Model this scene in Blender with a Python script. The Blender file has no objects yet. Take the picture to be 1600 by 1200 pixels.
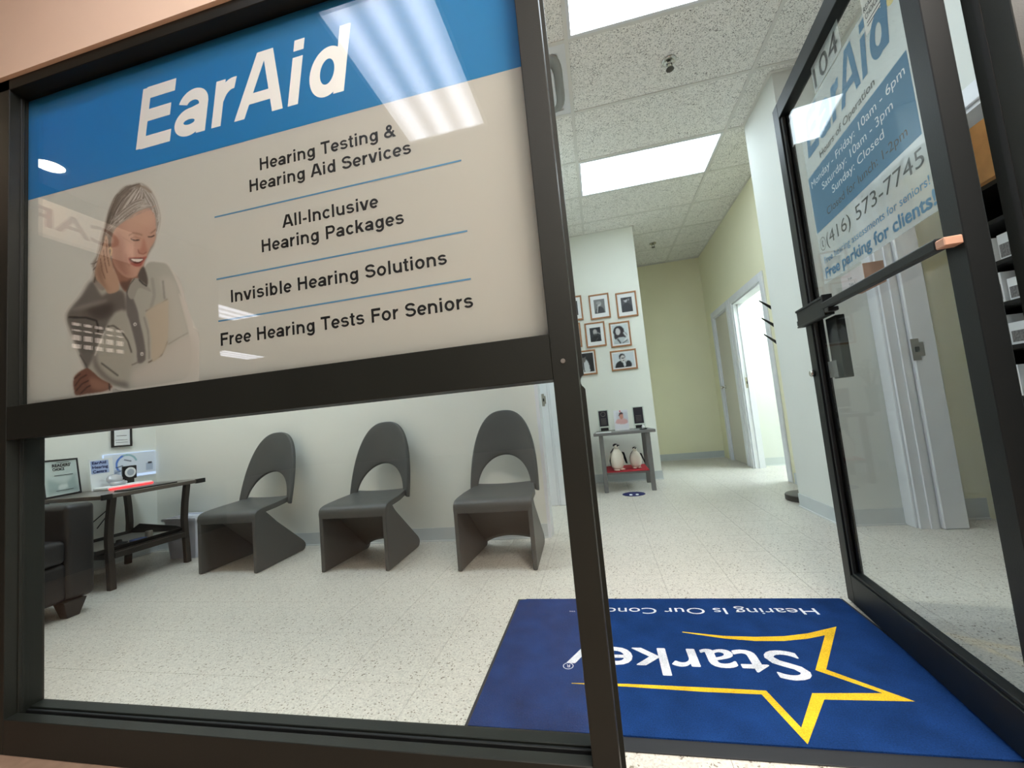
import bpy, math, random
import numpy as np
from mathutils import Matrix, Vector
random.seed(7)
scn = bpy.context.scene
COL = scn.collection
PI = math.pi

# ------------------------------------------------------------------ camera, world, exposure
CAMH = 0.869                       # eye height above the floor (m)
FPX = 636.0                        # focal length for a 1600 px wide frame
def _rot(a, b, c):
    ca, sa, cb, sb, cc, sc = math.cos(a), math.sin(a), math.cos(b), math.sin(b), math.cos(c), math.sin(c)
    Rz = np.array([[ca,-sa,0],[sa,ca,0],[0,0,1]]); Rx = np.array([[1,0,0],[0,cb,-sb],[0,sb,cb]]); Ry = np.array([[cc,0,sc],[0,1,0],[-sc,0,cc]])
    return Rz@Rx@Ry
ROT = _rot(0.203601857, 0.083135029, 0.0935851631)
cam = bpy.data.cameras.new('camera'); camo = bpy.data.objects.new('camera', cam); COL.objects.link(camo)
cam.sensor_fit = 'HORIZONTAL'; cam.sensor_width = 36.0; cam.lens = 36.0*FPX/1600.0; cam.clip_start = 0.02
camo.matrix_world = Matrix([[ROT[0][0], ROT[0][2], -ROT[0][1], 0], [ROT[1][0], ROT[1][2], -ROT[1][1], 0],
                            [ROT[2][0], ROT[2][2], -ROT[2][1], CAMH], [0,0,0,1]])
scn.camera = camo
w = bpy.data.worlds.new('world'); scn.world = w; w.use_nodes = True
w.node_tree.nodes['Background'].inputs[0].default_value = (0.75, 0.72, 0.68, 1)
w.node_tree.nodes['Background'].inputs[1].default_value = 0.10
vs = scn.view_settings
vs.view_transform = 'Standard'; vs.look = 'None'; vs.gamma = 1.0; vs.use_curve_mapping = False
vs.exposure = 0.42
PANEL = 6.0                        # radiance of the clinic ceiling panels
FILL = 26.0                        # radiance of the brighter panels outside the frame
MALL = 6.0                         # radiance of the corridor troffers

# pixel of the 1600x1200 photograph -> point on a world plane (used to measure positions)
def ray(x, y): return ROT@np.array([(x-800)/FPX, 1.0, -(y-600)/FPX])
def aty(x, y, Y): d = ray(x, y); p = d*Y/d[1]; return Vector((p[0], Y, p[2]+CAMH))
def atx(x, y, X): d = ray(x, y); p = d*X/d[0]; return Vector((X, p[1], p[2]+CAMH))
def atz(x, y, Z): d = ray(x, y); p = d*(Z-CAMH)/d[2]; return Vector((p[0], p[1], Z))

# ------------------------------------------------------------------ materials
def s2l(c):
    return tuple(((v/255.0)/12.92 if v/255.0 <= 0.04045 else ((v/255.0+0.055)/1.055)**2.4) for v in c)
def newmat(name):
    m = bpy.data.materials.new(name); m.use_nodes = True
    return m, m.node_tree.nodes, m.node_tree.links, m.node_tree.nodes['Principled BSDF']
def mat(name, rgb, rough=0.6, metal=0.0, noise=0.0, nscale=20.0, bump=0.0, bscale=200.0, emit=0.0, spec=0.5, coat=0.0, coords='Object'):
    m, N, L, b = newmat(name)
    c = s2l(rgb)
    b.inputs['Base Color'].default_value = (*c, 1); b.inputs['Roughness'].default_value = rough
    b.inputs['Metallic'].default_value = metal; b.inputs['Specular IOR Level'].default_value = spec
    b.inputs['Coat Weight'].default_value = coat
    if emit: b.inputs['Emission Color'].default_value = (*c, 1); b.inputs['Emission Strength'].default_value = emit
    if noise or bump:
        tc = N.new('ShaderNodeTexCoord')
    if noise:
        n = N.new('ShaderNodeTexNoise'); n.inputs['Scale'].default_value = nscale; n.inputs['Detail'].default_value = 5
        L.new(tc.outputs[coords], n.inputs['Vector'])
        r = N.new('ShaderNodeMapRange'); r.inputs['From Min'].default_value = .25; r.inputs['From Max'].default_value = .75
        r.inputs['To Min'].default_value = 1-noise; r.inputs['To Max'].default_value = 1+noise
        L.new(n.outputs['Fac'], r.inputs['Value'])
        mx = N.new('ShaderNodeMix'); mx.data_type = 'RGBA'; mx.blend_type = 'MULTIPLY'; mx.inputs['Factor'].default_value = 1
        mx.inputs['A'].default_value = (*c, 1); L.new(r.outputs['Result'], mx.inputs['B']); L.new(mx.outputs['Result'], b.inputs['Base Color'])
    if bump:
        n2 = N.new('ShaderNodeTexNoise'); n2.inputs['Scale'].default_value = bscale; n2.inputs['Detail'].default_value = 3
        L.new(tc.outputs[coords], n2.inputs['Vector'])
        bm = N.new('ShaderNodeBump'); bm.inputs['Strength'].default_value = bump; bm.inputs['Distance'].default_value = 0.002
        L.new(n2.outputs['Fac'], bm.inputs['Height']); L.new(bm.outputs['Normal'], b.inputs['Normal'])
    return m
def glassmat(name, tint=(0.97, 0.985, 0.98), boost=1.0):   # boost scales the reflectance of each face
    m = bpy.data.materials.new(name); m.use_nodes = True; N = m.node_tree.nodes; L = m.node_tree.links; N.clear()
    o = N.new('ShaderNodeOutputMaterial'); mx = N.new('ShaderNodeMixShader'); t = N.new('ShaderNodeBsdfTransparent'); g = N.new('ShaderNodeBsdfGlossy')
    g.inputs['Roughness'].default_value = 0.0; t.inputs['Color'].default_value = (*tint, 1)
    lw = N.new('ShaderNodeLayerWeight'); lw.inputs['Blend'].default_value = 0.5
    p = N.new('ShaderNodeMath'); p.operation = 'POWER'; p.inputs[1].default_value = 5
    L.new(lw.outputs['Facing'], p.inputs[0])
    q = N.new('ShaderNodeMath'); q.operation = 'MULTIPLY_ADD'; q.inputs[1].default_value = 0.9*boost; q.inputs[2].default_value = 0.042*boost
    L.new(p.outputs[0], q.inputs[0]); L.new(q.outputs[0], mx.inputs['Fac'])
    L.new(t.outputs[0], mx.inputs[1]); L.new(g.outputs[0], mx.inputs[2]); L.new(mx.outputs[0], o.inputs[0])
    return m
def filmmat(name, rgb, alpha):
    m, N, L, b = newmat(name)
    b.inputs['Base Color'].default_value = (*s2l(rgb), 1); b.inputs['Roughness'].default_value = .5; b.inputs['Alpha'].default_value = alpha
    return m
def vcolmat(name, rough=0.5):
    m, N, L, b = newmat(name)
    a = N.new('ShaderNodeAttribute'); a.attribute_name = 'Col'; L.new(a.outputs['Color'], b.inputs['Base Color']); b.inputs['Roughness'].default_value = rough
    return m

def floor_material(name, base, dark, joints):
    m, N, L, b = newmat(name)
    tc = N.new('ShaderNodeTexCoord')
    v = N.new('ShaderNodeTexVoronoi'); v.inputs['Scale'].default_value = 210; L.new(tc.outputs['Object'], v.inputs['Vector'])
    cr = N.new('ShaderNodeValToRGB'); e = cr.color_ramp; e.interpolation = 'CONSTANT'
    e.elements[0].position = 0.0; e.elements[0].color = (*s2l(dark), 1)
    e.elements[1].position = 0.035; e.elements[1].color = (*s2l(tuple(c*0.88 for c in base)), 1)
    for pos, col in ((0.16, tuple(c*0.95 for c in base)), (0.45, base), (0.8, tuple(min(255, c*1.03) for c in base))):
        k = e.elements.new(pos); k.color = (*s2l(col), 1)
    sp = N.new('ShaderNodeSeparateColor'); L.new(v.outputs['Color'], sp.inputs[0]); L.new(sp.outputs['Red'], cr.inputs['Fac'])
    n = N.new('ShaderNodeTexNoise'); n.inputs['Scale'].default_value = 1.3; n.inputs['Detail'].default_value = 3; L.new(tc.outputs['Object'], n.inputs['Vector'])
    r = N.new('ShaderNodeMapRange'); r.inputs['From Min'].default_value = .3; r.inputs['From Max'].default_value = .7
    r.inputs['To Min'].default_value = 0.94; r.inputs['To Max'].default_value = 1.03; L.new(n.outputs['Fac'], r.inputs['Value'])
    mx = N.new('ShaderNodeMix'); mx.data_type = 'RGBA'; mx.blend_type = 'MULTIPLY'; mx.inputs['Factor'].default_value = 1
    L.new(cr.outputs['Color'], mx.inputs['A']); L.new(r.outputs['Result'], mx.inputs['B']); L.new(mx.outputs['Result'], b.inputs['Base Color'])
    n3 = N.new('ShaderNodeTexNoise'); n3.inputs['Scale'].default_value = 9; L.new(tc.outputs['Object'], n3.inputs['Vector'])
    r3 = N.new('ShaderNodeMapRange'); r3.inputs['To Min'].default_value = 0.28; r3.inputs['To Max'].default_value = 0.5; L.new(n3.outputs['Fac'], r3.inputs['Value'])
    L.new(r3.outputs['Result'], b.inputs['Roughness'])
    return m
def ceiling_material(name):
    m, N, L, b = newmat(name)
    tc = N.new('ShaderNodeTexCoord')
    n = N.new('ShaderNodeTexNoise'); n.inputs['Scale'].default_value = 78; n.inputs['Detail'].default_value = 2.0; n.inputs['Distortion'].default_value = 2.6
    L.new(tc.outputs['Object'], n.inputs['Vector'])
    cr = N.new('ShaderNodeValToRGB'); e = cr.color_ramp
    e.elements[0].position = 0.375; e.elements[0].color = (*s2l((120, 118, 112)), 1)
    e.elements[1].position = 0.445; e.elements[1].color = (*s2l((250, 249, 243)), 1)
    L.new(n.outputs['Fac'], cr.inputs['Fac']); L.new(cr.outputs['Color'], b.inputs['Base Color'])
    bm = N.new('ShaderNodeBump'); bm.inputs['Strength'].default_value = 0.5; bm.inputs['Distance'].default_value = 0.003
    L.new(cr.outputs['Color'], bm.inputs['Height']); L.new(bm.outputs['Normal'], b.inputs['Normal']); b.inputs['Roughness'].default_value = 0.9
    return m
def carpet_material(name, rgb):
    m, N, L, b = newmat(name); c = s2l(rgb)
    tc = N.new('ShaderNodeTexCoord')
    n = N.new('ShaderNodeTexNoise'); n.inputs['Scale'].default_value = 260; n.inputs['Detail'].default_value = 4; L.new(tc.outputs['Object'], n.inputs['Vector'])
    n2 = N.new('ShaderNodeTexNoise'); n2.inputs['Scale'].default_value = 9; n2.inputs['Detail'].default_value = 4; L.new(tc.outputs['Object'], n2.inputs['Vector'])
    ad = N.new('ShaderNodeMath'); ad.operation = 'ADD'; L.new(n.outputs['Fac'], ad.inputs[0]); L.new(n2.outputs['Fac'], ad.inputs[1])
    r = N.new('ShaderNodeMapRange'); r.inputs['From Min'].default_value = .6; r.inputs['From Max'].default_value = 1.4
    r.inputs['To Min'].default_value = 0.55; r.inputs['To Max'].default_value = 1.45; L.new(ad.outputs[0], r.inputs['Value'])
    mx = N.new('ShaderNodeMix'); mx.data_type = 'RGBA'; mx.blend_type = 'MULTIPLY'; mx.inputs['Factor'].default_value = 1
    mx.inputs['A'].default_value = (*c, 1); L.new(r.outputs['Result'], mx.inputs['B']); L.new(mx.outputs['Result'], b.inputs['Base Color'])
    bm = N.new('ShaderNodeBump'); bm.inputs['Strength'].default_value = 0.8; bm.inputs['Distance'].default_value = 0.004
    L.new(n.outputs['Fac'], bm.inputs['Height']); L.new(bm.outputs['Normal'], b.inputs['Normal']); b.inputs['Roughness'].default_value = 1; b.inputs['Specular IOR Level'].default_value = .1
    return m

M = dict(
 frame=mat('bronze_anodised', (27, 29, 25), .45, 0.0, .10, 6, .10, 300, spec=.3),
 gasket=mat('black_gasket', (10, 10, 10), .6),
 door=mat('door_bronze', (19, 23, 24), .45, 0.0, .10, 5, .08, 300, spec=.3),
 glass=glassmat('clear_glass', boost=.8), pglass=glassmat('poster_glass', boost=0.85), dglass=glassmat('door_glass', boost=0.6),
 wallw=mat('white_wall_paint', (228, 229, 220), .75, 0, .015, 3, .15, 90),
 wallc=mat('cream_wall_paint', (238, 235, 204), .75, 0, .015, 3, .15, 90),
 walln=mat('pale_wall_paint', (216, 219, 213), .7, 0, .015, 3, .15, 90),
 wallp=mat('picture_wall_paint', (236, 239, 230), .75, 0, .015, 3, .15, 90),
 trim=mat('white_trim_paint', (226, 228, 232), .45, 0, .03, 8),
 doorp=mat('door_paint', (205, 200, 186), .5),
 base=mat('grey_vinyl_base', (196, 202, 202), .5, 0, .03, 10),
 baseline=mat('base_foot', (214, 216, 214), .5),
 grid=mat('ceiling_grid', (222, 221, 214), .5), tile=ceiling_material('fissured_tile'),
 floor=floor_material('vinyl_tile', (206, 201, 190), (128, 118, 104), True), joint=mat('tile_joint', (120, 114, 104), .9),
 panel=mat('light_diffuser', (228, 244, 255), .5, emit=PANEL), midp=mat('alcove_fill_diffuser', (228, 244, 255), .5, emit=16.0), lowp=mat('corner_diffuser', (228, 244, 255), .5, emit=9.5), fillp=mat('bright_diffuser', (228, 244, 255), .5, emit=FILL), panelf=mat('light_frame', (225, 227, 228), .4),
 beige=mat('mall_beige', (244, 214, 188), .7, 0, .03, 4, .1, 100),
 mallfloor=mat('mall_floor', (150, 126, 108), .35, 0, .15, 30),
 leather=mat('grey_leather', (74, 75, 73), .42, 0, .05, 12, .35, 420, spec=.4),
 black=mat('black_plastic', (18, 18, 18), .4), blackm=mat('black_metal', (30, 28, 27), .35, .3),
 darkleather=mat('dark_leather', (24, 24, 26), .38, 0, .1, 12, .3, 300), darkwood=mat('dark_wood', (26, 23, 21), .4, 0, .15, 14),
 tabletop=mat('brown_tabletop', (92, 84, 76), .28, 0, .12, 12), tableleg=mat('brown_metal_leg', (54, 49, 44), .4, .2, .05, 8),
 greywood=mat('grey_painted_wood', (112, 112, 110), .45, 0, .08, 10), red=mat('red_cloth', (170, 16, 34), .7),
 chrome=mat('chrome', (200, 198, 192), .2, 1.0), steel=mat('satin_steel', (160, 156, 148), .35, .8),
 orangewood=mat('orange_frame_wood', (168, 118, 78), .45, 0, .08, 30), white=mat('white_card', (232, 234, 234), .6),
 paper=mat('paper_white', (228, 226, 220), .7), pwhite=mat('poster_white', (222, 216, 208), .55), pblue=mat('poster_blue', (62, 160, 208), .5),
 ink=mat('black_ink', (16, 16, 18), .5), rule=mat('blue_rule', (84, 138, 176), .5), white_ink=mat('white_ink', (250, 246, 240), .5),
 dblue=mat('decal_blue', (44, 112, 152), .5), dfilm=filmmat('decal_film', (225, 232, 232), .38), grey_ink=mat('grey_ink', (26, 30, 34), .5), dwhite=mat('decal_white_ink', (228, 234, 238), .5),
 carpet=carpet_material('blue_carpet', (21, 52, 102)), yellow=carpet_material('yellow_carpet', (226, 182, 44)), cwhite=carpet_material('white_carpet', (212, 214, 220)),
 rubber=mat('black_rubber', (28, 30, 34), .7), print=vcolmat('printed_colour', .5), bin=mat('grey_bin', (212, 214, 224), .5),
 peng=mat('penguin_white', (228, 222, 208), .35), pengd=mat('penguin_black', (26, 26, 30), .35), pengp=mat('penguin_pink', (214, 178, 164), .4),
 acrylic=glassmat('acrylic', (0.93, 0.96, 0.95)), panelwood=mat('orange_panel_wood', (206, 156, 104), .5, 0, .12, 9), rack=mat('rack_black', (24, 24, 24), .45),
 redlight=mat('red_light', (255, 36, 40), .5, emit=3.2), bluelit=mat('lit_blue_white', (196, 214, 246), .5, emit=.55), clear=glassmat('clear_plastic', (.9, .93, .95)),
 plaque=mat('plaque_black', (34, 34, 44), .4), navy=mat('navy_vinyl', (28, 34, 92), .5), cafe=mat('lit_sign_white', (255, 232, 214), .6, emit=.5), caferd=mat('sign_red', (190, 40, 40), .6),
 tan=mat('tan_cardboard', (196, 152, 128), .7), cafewin=mat('lit_window', (255, 236, 220), .6, emit=2.2), fill_lamp=mat('corridor_fill_lamp', (255, 246, 236), .5, emit=38.0), malllamp=mat('mall_lamp', (255, 244, 232), .5, emit=MALL), spot=mat('downlight_lamp', (255, 236, 200), .5, emit=40.0),  # the strongest corridor emitter is only for added lamps out of view
 vase=mat('vase_green_glass', (150, 160, 146), .3), petal=mat('petal_white', (206, 206, 194), .6), stem=mat('stem_green', (80, 96, 66), .6),
 silver=mat('silver_plastic', (188, 190, 194), .3, .3), pinkish=mat('pinkish_paper', (226, 214, 214), .7),
 mallceil=mat('mall_ceiling', (150, 144, 138), .8), mallwall=mat('corridor_dark_wall', (74, 68, 62), .7), sprk=mat('sprinkler_dark', (90, 88, 84), .3, .9),
)

# ------------------------------------------------------------------ mesh helpers
def wmat(o):
    m = o.matrix_basis.copy()
    return wmat(o.parent)@m if o.parent else m
class MB:
    """collects shapes in world coordinates; build() links them as one mesh"""
    def __init__(s): s.v = []; s.f = []; s.mi = []; s.cur = 0
    def add(s, vs, fs):
        k = len(s.v); s.v += [tuple(p) for p in vs]; s.f += [tuple(i+k for i in f) for f in fs]; s.mi += [s.cur]*len(fs); return s
    def use(s, i): s.cur = i; return s
    def box(s, x0, x1, y0, y1, z0, z1, bv=0.0, X=None):
        if bv > 0:
            a, b, c = (x0+x1)/2, (y0+y1)/2, (z0+z1)/2; h = ((x1-x0)/2, (y1-y0)/2, (z1-z0)/2); bv = min(bv, *(q*.49 for q in map(abs, h)))
            vs = []; 
            for sx in (-1, 1):
                for sy in (-1, 1):
                    for sz in (-1, 1):
                        S = (sx, sy, sz)
                        for ax in range(3):
                            p = [S[i]*(h[i]-(0 if i == ax else bv)) for i in range(3)]; vs.append((a+p[0], b+p[1], c+p[2]))
            def id(sx, sy, sz, ax): return ((sx > 0)*4+(sy > 0)*2+(sz > 0))*3+ax
            fs = []
            for sg in (-1, 1):
                q = [id(sg, -1, -1, 0), id(sg, 1, -1, 0), id(sg, 1, 1, 0), id(sg, -1, 1, 0)]; fs.append(q if sg > 0 else q[::-1])
                q = [id(-1, sg, -1, 1), id(-1, sg, 1, 1), id(1, sg, 1, 1), id(1, sg, -1, 1)]; fs.append(q if sg > 0 else q[::-1])
                q = [id(-1, -1, sg, 2), id(1, -1, sg, 2), id(1, 1, sg, 2), id(-1, 1, sg, 2)]; fs.append(q if sg > 0 else q[::-1])
            for u in (-1, 1):
                for v in (-1, 1):
                    q = [id(-1, u, v, 1), id(1, u, v, 1), id(1, u, v, 2), id(-1, u, v, 2)]; fs.append(q if u*v > 0 else q[::-1])
                    q = [id(u, -1, v, 0), id(u, -1, v, 2), id(u, 1, v, 2), id(u, 1, v, 0)]; fs.append(q if u*v < 0 else q)
                    q = [id(u, v, -1, 0), id(u, v, 1, 0), id(u, v, 1, 1), id(u, v, -1, 1)]; fs.append(q if u*v > 0 else q[::-1])
            for sx in (-1, 1):
                for sy in (-1, 1):
                    for sz in (-1, 1):
                        q = [id(sx, sy, sz, 0), id(sx, sy, sz, 1), id(sx, sy, sz, 2)]; fs.append(q if sx*sy*sz > 0 else q[::-1])
        else:
            vs = [(x, y, z) for x in (x0, x1) for y in (y0, y1) for z in (z0, z1)]
            fs = [(0, 1, 3, 2), (4, 6, 7, 5), (0, 4, 5, 1), (2, 3, 7, 6), (0, 2, 6, 4), (1, 5, 7, 3)]
        if X is not None: vs = [tuple(X@Vector(p)) for p in vs]
        return s.add(vs, fs)
    def quad(s, a, b, c, d): return s.add([a, b, c, d], [(0, 1, 2, 3)])
    def prism(s, poly, vec):
        n = len(poly); P = [Vector(p) for p in poly]; Q = [p+Vector(vec) for p in P]
        fs = [tuple(range(n))[::-1], tuple(range(n, 2*n))]+[(i, (i+1) % n, n+(i+1) % n, n+i) for i in range(n)]
        return s.add(P+Q, fs)
    def lathe(s, prof, c=(0, 0, 0), n=24, axis='z', sx=1.0, sy=1.0):
        c = Vector(c); vs = []; fs = []
        for (r, z) in prof:
            for i in range(n):
                a = 2*PI*i/n; p = Vector((r*math.cos(a)*sx, r*math.sin(a)*sy, z))
                if axis == 'y': p = Vector((p.x, p.z, p.y))
                if axis == 'x': p = Vector((p.z, p.y, p.x))
                vs.append(c+p)
        for j in range(len(prof)-1):
            for i in range(n): fs.append((j*n+i, j*n+(i+1) % n, (j+1)*n+(i+1) % n, (j+1)*n+i))
        fs.append(tuple(range(n))[::-1]); fs.append(tuple((len(prof)-1)*n+i for i in range(n)))
        return s.add(vs, fs)
    def tube(s, pts, r, n=8):
        pts = [Vector(p) for p in pts]; R = r if isinstance(r, (list, tuple)) else [r]*len(pts); vs = []; fs = []
        for j, p in enumerate(pts):
            d = (pts[min(j+1, len(pts)-1)]-pts[max(j-1, 0)]).normalized(); u = d.cross(Vector((0, 0, 1)));
            if u.length < 1e-3: u = d.cross(Vector((0, 1, 0)))
            u.normalize(); v2 = d.cross(u)
            for i in range(n): a = 2*PI*i/n; vs.append(p+(u*math.cos(a)+v2*math.sin(a))*R[j])
        for j in range(len(pts)-1):
            for i in range(n): fs.append((j*n+i, j*n+(i+1) % n, (j+1)*n+(i+1) % n, (j+1)*n+i))
        fs.append(tuple(range(n))[::-1]); fs.append(tuple((len(pts)-1)*n+i for i in range(n)))
        return s.add(vs, fs)
    def ell(s, c, rx, ry, rz, n=16, m=10):
        vs = []; fs = []
        for j in range(m+1):
            t = PI*j/m
            for i in range(n): a = 2*PI*i/n; vs.append((c[0]+rx*math.sin(t)*math.cos(a), c[1]+ry*math.sin(t)*math.sin(a), c[2]+rz*math.cos(t)))
        for j in range(m):
            for i in range(n): fs.append((j*n+i, (j+1)*n+i, (j+1)*n+(i+1) % n, j*n+(i+1) % n))
        return s.add(vs, fs)
    def build(s, name, m, parent=None, smooth=False, kind=None, label=None, cat=None, group=None, mods=None):
        me = bpy.data.meshes.new(name)
        vs = s.v
        if parent is not None:
            I = wmat(parent).inverted(); vs = [tuple(I@Vector(p)) for p in vs]
        me.from_pydata(vs, [], s.f)
        for x in (m if isinstance(m, (list, tuple)) else [m]): me.materials.append(x)
        if len(me.materials) > 1: me.polygons.foreach_set('material_index', s.mi)
        if smooth: me.shade_smooth() if hasattr(me, 'shade_smooth') else None
        me.update()
        o = bpy.data.objects.new(name, me); COL.objects.link(o)
        if parent is not None: o.parent = parent
        tag(o, label, cat, group, kind)
        if mods: mods(o)
        return o
def tag(o, label=None, cat=None, group=None, kind=None):
    if label: o['label'] = label
    if cat: o['category'] = cat
    if group: o['group'] = group
    if kind: o['kind'] = kind
    return o
def thing(name, label, cat, loc=(0, 0, 0), rz=0.0, group=None):
    o = bpy.data.objects.new(name, None); o.empty_display_size = .1; COL.objects.link(o)
    o.location = loc; o.rotation_euler = (0, 0, rz); return tag(o, label, cat, group)
def struct(name, loc=(0, 0, 0)):
    o = bpy.data.objects.new(name, None); o.empty_display_size = .1; COL.objects.link(o); o.location = loc; o['kind'] = 'structure'; return o
def copy_tree(o, parent=None):
    c = o.copy(); COL.objects.link(c); c.parent = parent
    for ch in list(o.children):
        copy_tree(ch, c)
    return c
def bevelmod(wd=.003, seg=2, ang=.6):
    def f(o):
        b = o.modifiers.new('bevel', 'BEVEL'); b.width = wd; b.segments = seg; b.limit_method = 'ANGLE'; b.angle_limit = ang
    return f

# text: returns verts/faces of a string in its own plane, cap height 1, left at 0, total width known
_tc = {}
def _cmesh(cu):
    ob = bpy.data.objects.new('t', cu); COL.objects.link(ob)
    dg = bpy.context.evaluated_depsgraph_get(); me = bpy.data.meshes.new_from_object(ob.evaluated_get(dg))
    v = [tuple(p.co) for p in me.vertices]; f = [tuple(p.vertices) for p in me.polygons]
    bpy.data.objects.remove(ob); bpy.data.meshes.remove(me); return v, f
# a bold grotesque alphabet drawn from strokes (cap height 1): l = bar, d = diagonal with level ends, a = arc
def _ring(cx, cy, rx, ry): return ('a', cx, cy, rx, ry, 0, 360)
GLY = {
 ' ': (.42, []), 'H': (1.0, [('l', .195, 0, .195, 1), ('l', .805, 0, .805, 1), ('l', .2, .53, .8, .53)]), 'I': (.39, [('l', .195, 0, .195, 1)]),
 'E': (.93, [('l', .2, 0, .2, 1), ('l', .2, .912, .87, .912), ('l', .2, .53, .82, .53), ('l', .2, .088, .89, .088)]),
 'F': (.85, [('l', .2, 0, .2, 1), ('l', .2, .912, .83, .912), ('l', .2, .51, .75, .51)]), 'T': (.86, [('l', .03, .912, .83, .912), ('l', .43, 0, .43, .9)]),
 'A': (1.0, [('d', .11, 0, .445, 1, .215), ('d', .89, 0, .555, 1, .215), ('l', .25, .29, .75, .29, .165)]),
 'P': (.93, [('l', .2, 0, .2, 1), ('l', .2, .912, .57, .912, .176), ('l', .2, .448, .57, .448, .176), ('a', .57, .68, .225, .232, -90, 90)]),
 'S': (.93, [('a', .46, .715, .30, .19, 12, 270), ('a', .47, .31, .325, .215, 90, -168)]),
 '&': (1.0, [_ring(.44, .755, .155, .155), ('a', .37, .28, .275, .195, 70, 345), ('d', .86, 0, .36, .62, .24), ('l', .60, .17, .80, .50, .16)]),
 'a': (.80, [('a', .40, .475, .235, .175, 0, 165), ('l', .637, 0, .637, .50), ('a', .355, .215, .225, .135, 0, 360), ('l', .36, .375, .62, .42, .13)]),
 'b': (.86, [('l', .175, 0, .175, 1), _ring(.43, .365, .235, .285)]), 'c': (.78, [('a', .42, .365, .26, .285, 38, 322)]),
 'd': (.86, [('l', .68, 0, .68, 1), _ring(.42, .365, .235, .285)]), 'e': (.78, [('a', .40, .365, .26, .285, 0, 318), ('l', .16, .355, .66, .355, .14)]),
 'g': (.86, [('l', .68, .02, .68, .735), _ring(.42, .375, .235, .27), ('a', .42, .03, .26, .20, 200, 360)]),
 'i': (.39, [('l', .195, 0, .195, .735), ('l', .195, .83, .195, 1)]), 'l': (.39, [('l', .195, 0, .195, 1)]),
 'k': (.80, [('l', .175, 0, .175, 1), ('d', .22, .27, .60, .735, .25), ('d', .66, 0, .38, .46, .235)]),
 'n': (.86, [('l', .175, 0, .175, .735), ('a', .43, .41, .25, .235, 0, 160), ('l', .68, 0, .68, .42)]), 'o': (.86, [_ring(.43, .365, .27, .285)]),
 'r': (.56, [('l', .175, 0, .175, .735), ('a', .46, .33, .28, .31, 82, 165)]),
 's': (.78, [('a', .38, .5225, .225, .135, 14, 270, .168), ('a', .39, .235, .245, .1525, 90, -166, .168)]),
 't': (.47, [('l', .215, .06, .215, .92), ('l', .02, .67, .42, .67, .14), ('l', .20, .078, .42, .068, .15)]),
 'u': (.86, [('l', .18, .30, .18, .735), ('l', .68, 0, .68, .735), ('a', .43, .325, .25, .235, 180, 345)]),
 'v': (.78, [('d', .115, .735, .375, 0, .215), ('d', .665, .735, .405, 0, .215)]), '-': (.46, [('l', .06, .33, .40, .33, .17)]),
}
def _grot(body, shear, wt=.19):
    V, F, x0, k = [], [], 0.0, 0
    for ch in body:
        adv, parts = GLY[ch]
        for p in parts:
            k += 1; z = (k % 4)*3e-5; n0 = len(V)
            if p[0] == 'a':
                _, cx, cy, rx, ry, a0, a1 = p[:7]; w_ = p[7] if len(p) > 7 else wt; N_ = max(6, int(abs(a1-a0)/9))
                for i in range(N_+1):
                    t = math.radians(a0+(a1-a0)*i/N_); c_, s_ = math.cos(t), math.sin(t)
                    for r_ in (-.5, .5): V.append((x0+cx+(rx+r_*w_)*c_, cy+(ry+r_*w_*.92)*s_, z))
                F += [(n0+2*i, n0+2*i+1, n0+2*i+3, n0+2*i+2) if a1 > a0 else (n0+2*i, n0+2*i+2, n0+2*i+3, n0+2*i+1) for i in range(N_)]
            else:
                _, xa, ya, xb, yb = p[:5]; w_ = p[5] if len(p) > 5 else wt
                if p[0] == 'd': q = [(xa-w_/2, ya), (xa+w_/2, ya), (xb+w_/2, yb), (xb-w_/2, yb)]
                else:
                    L_ = math.hypot(xb-xa, yb-ya); nx, ny = (yb-ya)/L_*w_/2, -(xb-xa)/L_*w_/2; q = [(xa-nx, ya-ny), (xa+nx, ya+ny), (xb+nx, yb+ny), (xb-nx, yb-ny)]
                if sum(q[i-1][0]*q[i][1]-q[i][0]*q[i-1][1] for i in range(4)) < 0: q = q[::-1]
                V += [(x0+a, b, z) for a, b in q]; F.append((n0, n0+1, n0+2, n0+3))
        x0 += adv
    return np.array([(x+y*shear, y, z) for x, y, z in V]), F
def _text(body, shear=0.0, bold=0.0, space=1.0, sans=False):
    k = (body, shear, bold, space, sans)
    if k in _tc: return _tc[k]
    if sans: _tc[k] = _grot(body, shear, sans if sans is not True else .19); return _tc[k]
    cu = bpy.data.curves.new('t', 'FONT'); cu.body = body; cu.size = 1; cu.shear = shear; cu.space_character = space; cu.resolution_u = 4
    v, f = _cmesh(cu); bpy.data.curves.remove(cu); v = np.array(v)
    if bold:                              # heavier strokes: the outline repeated around a small circle
        n = len(v); sh = [(bold*math.cos(a), bold*math.sin(a)) for a in np.arange(8)*PI/4]
        f = f+[tuple(i+n*(q+1) for i in t) for q in range(8) for t in f]; v = np.concatenate([v]+[v+np.array([x, y, 2e-5*(q+1)]) for q, (x, y) in enumerate(sh)])
    _tc[k] = (v, f); return v, f
_cap = {}
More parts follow.
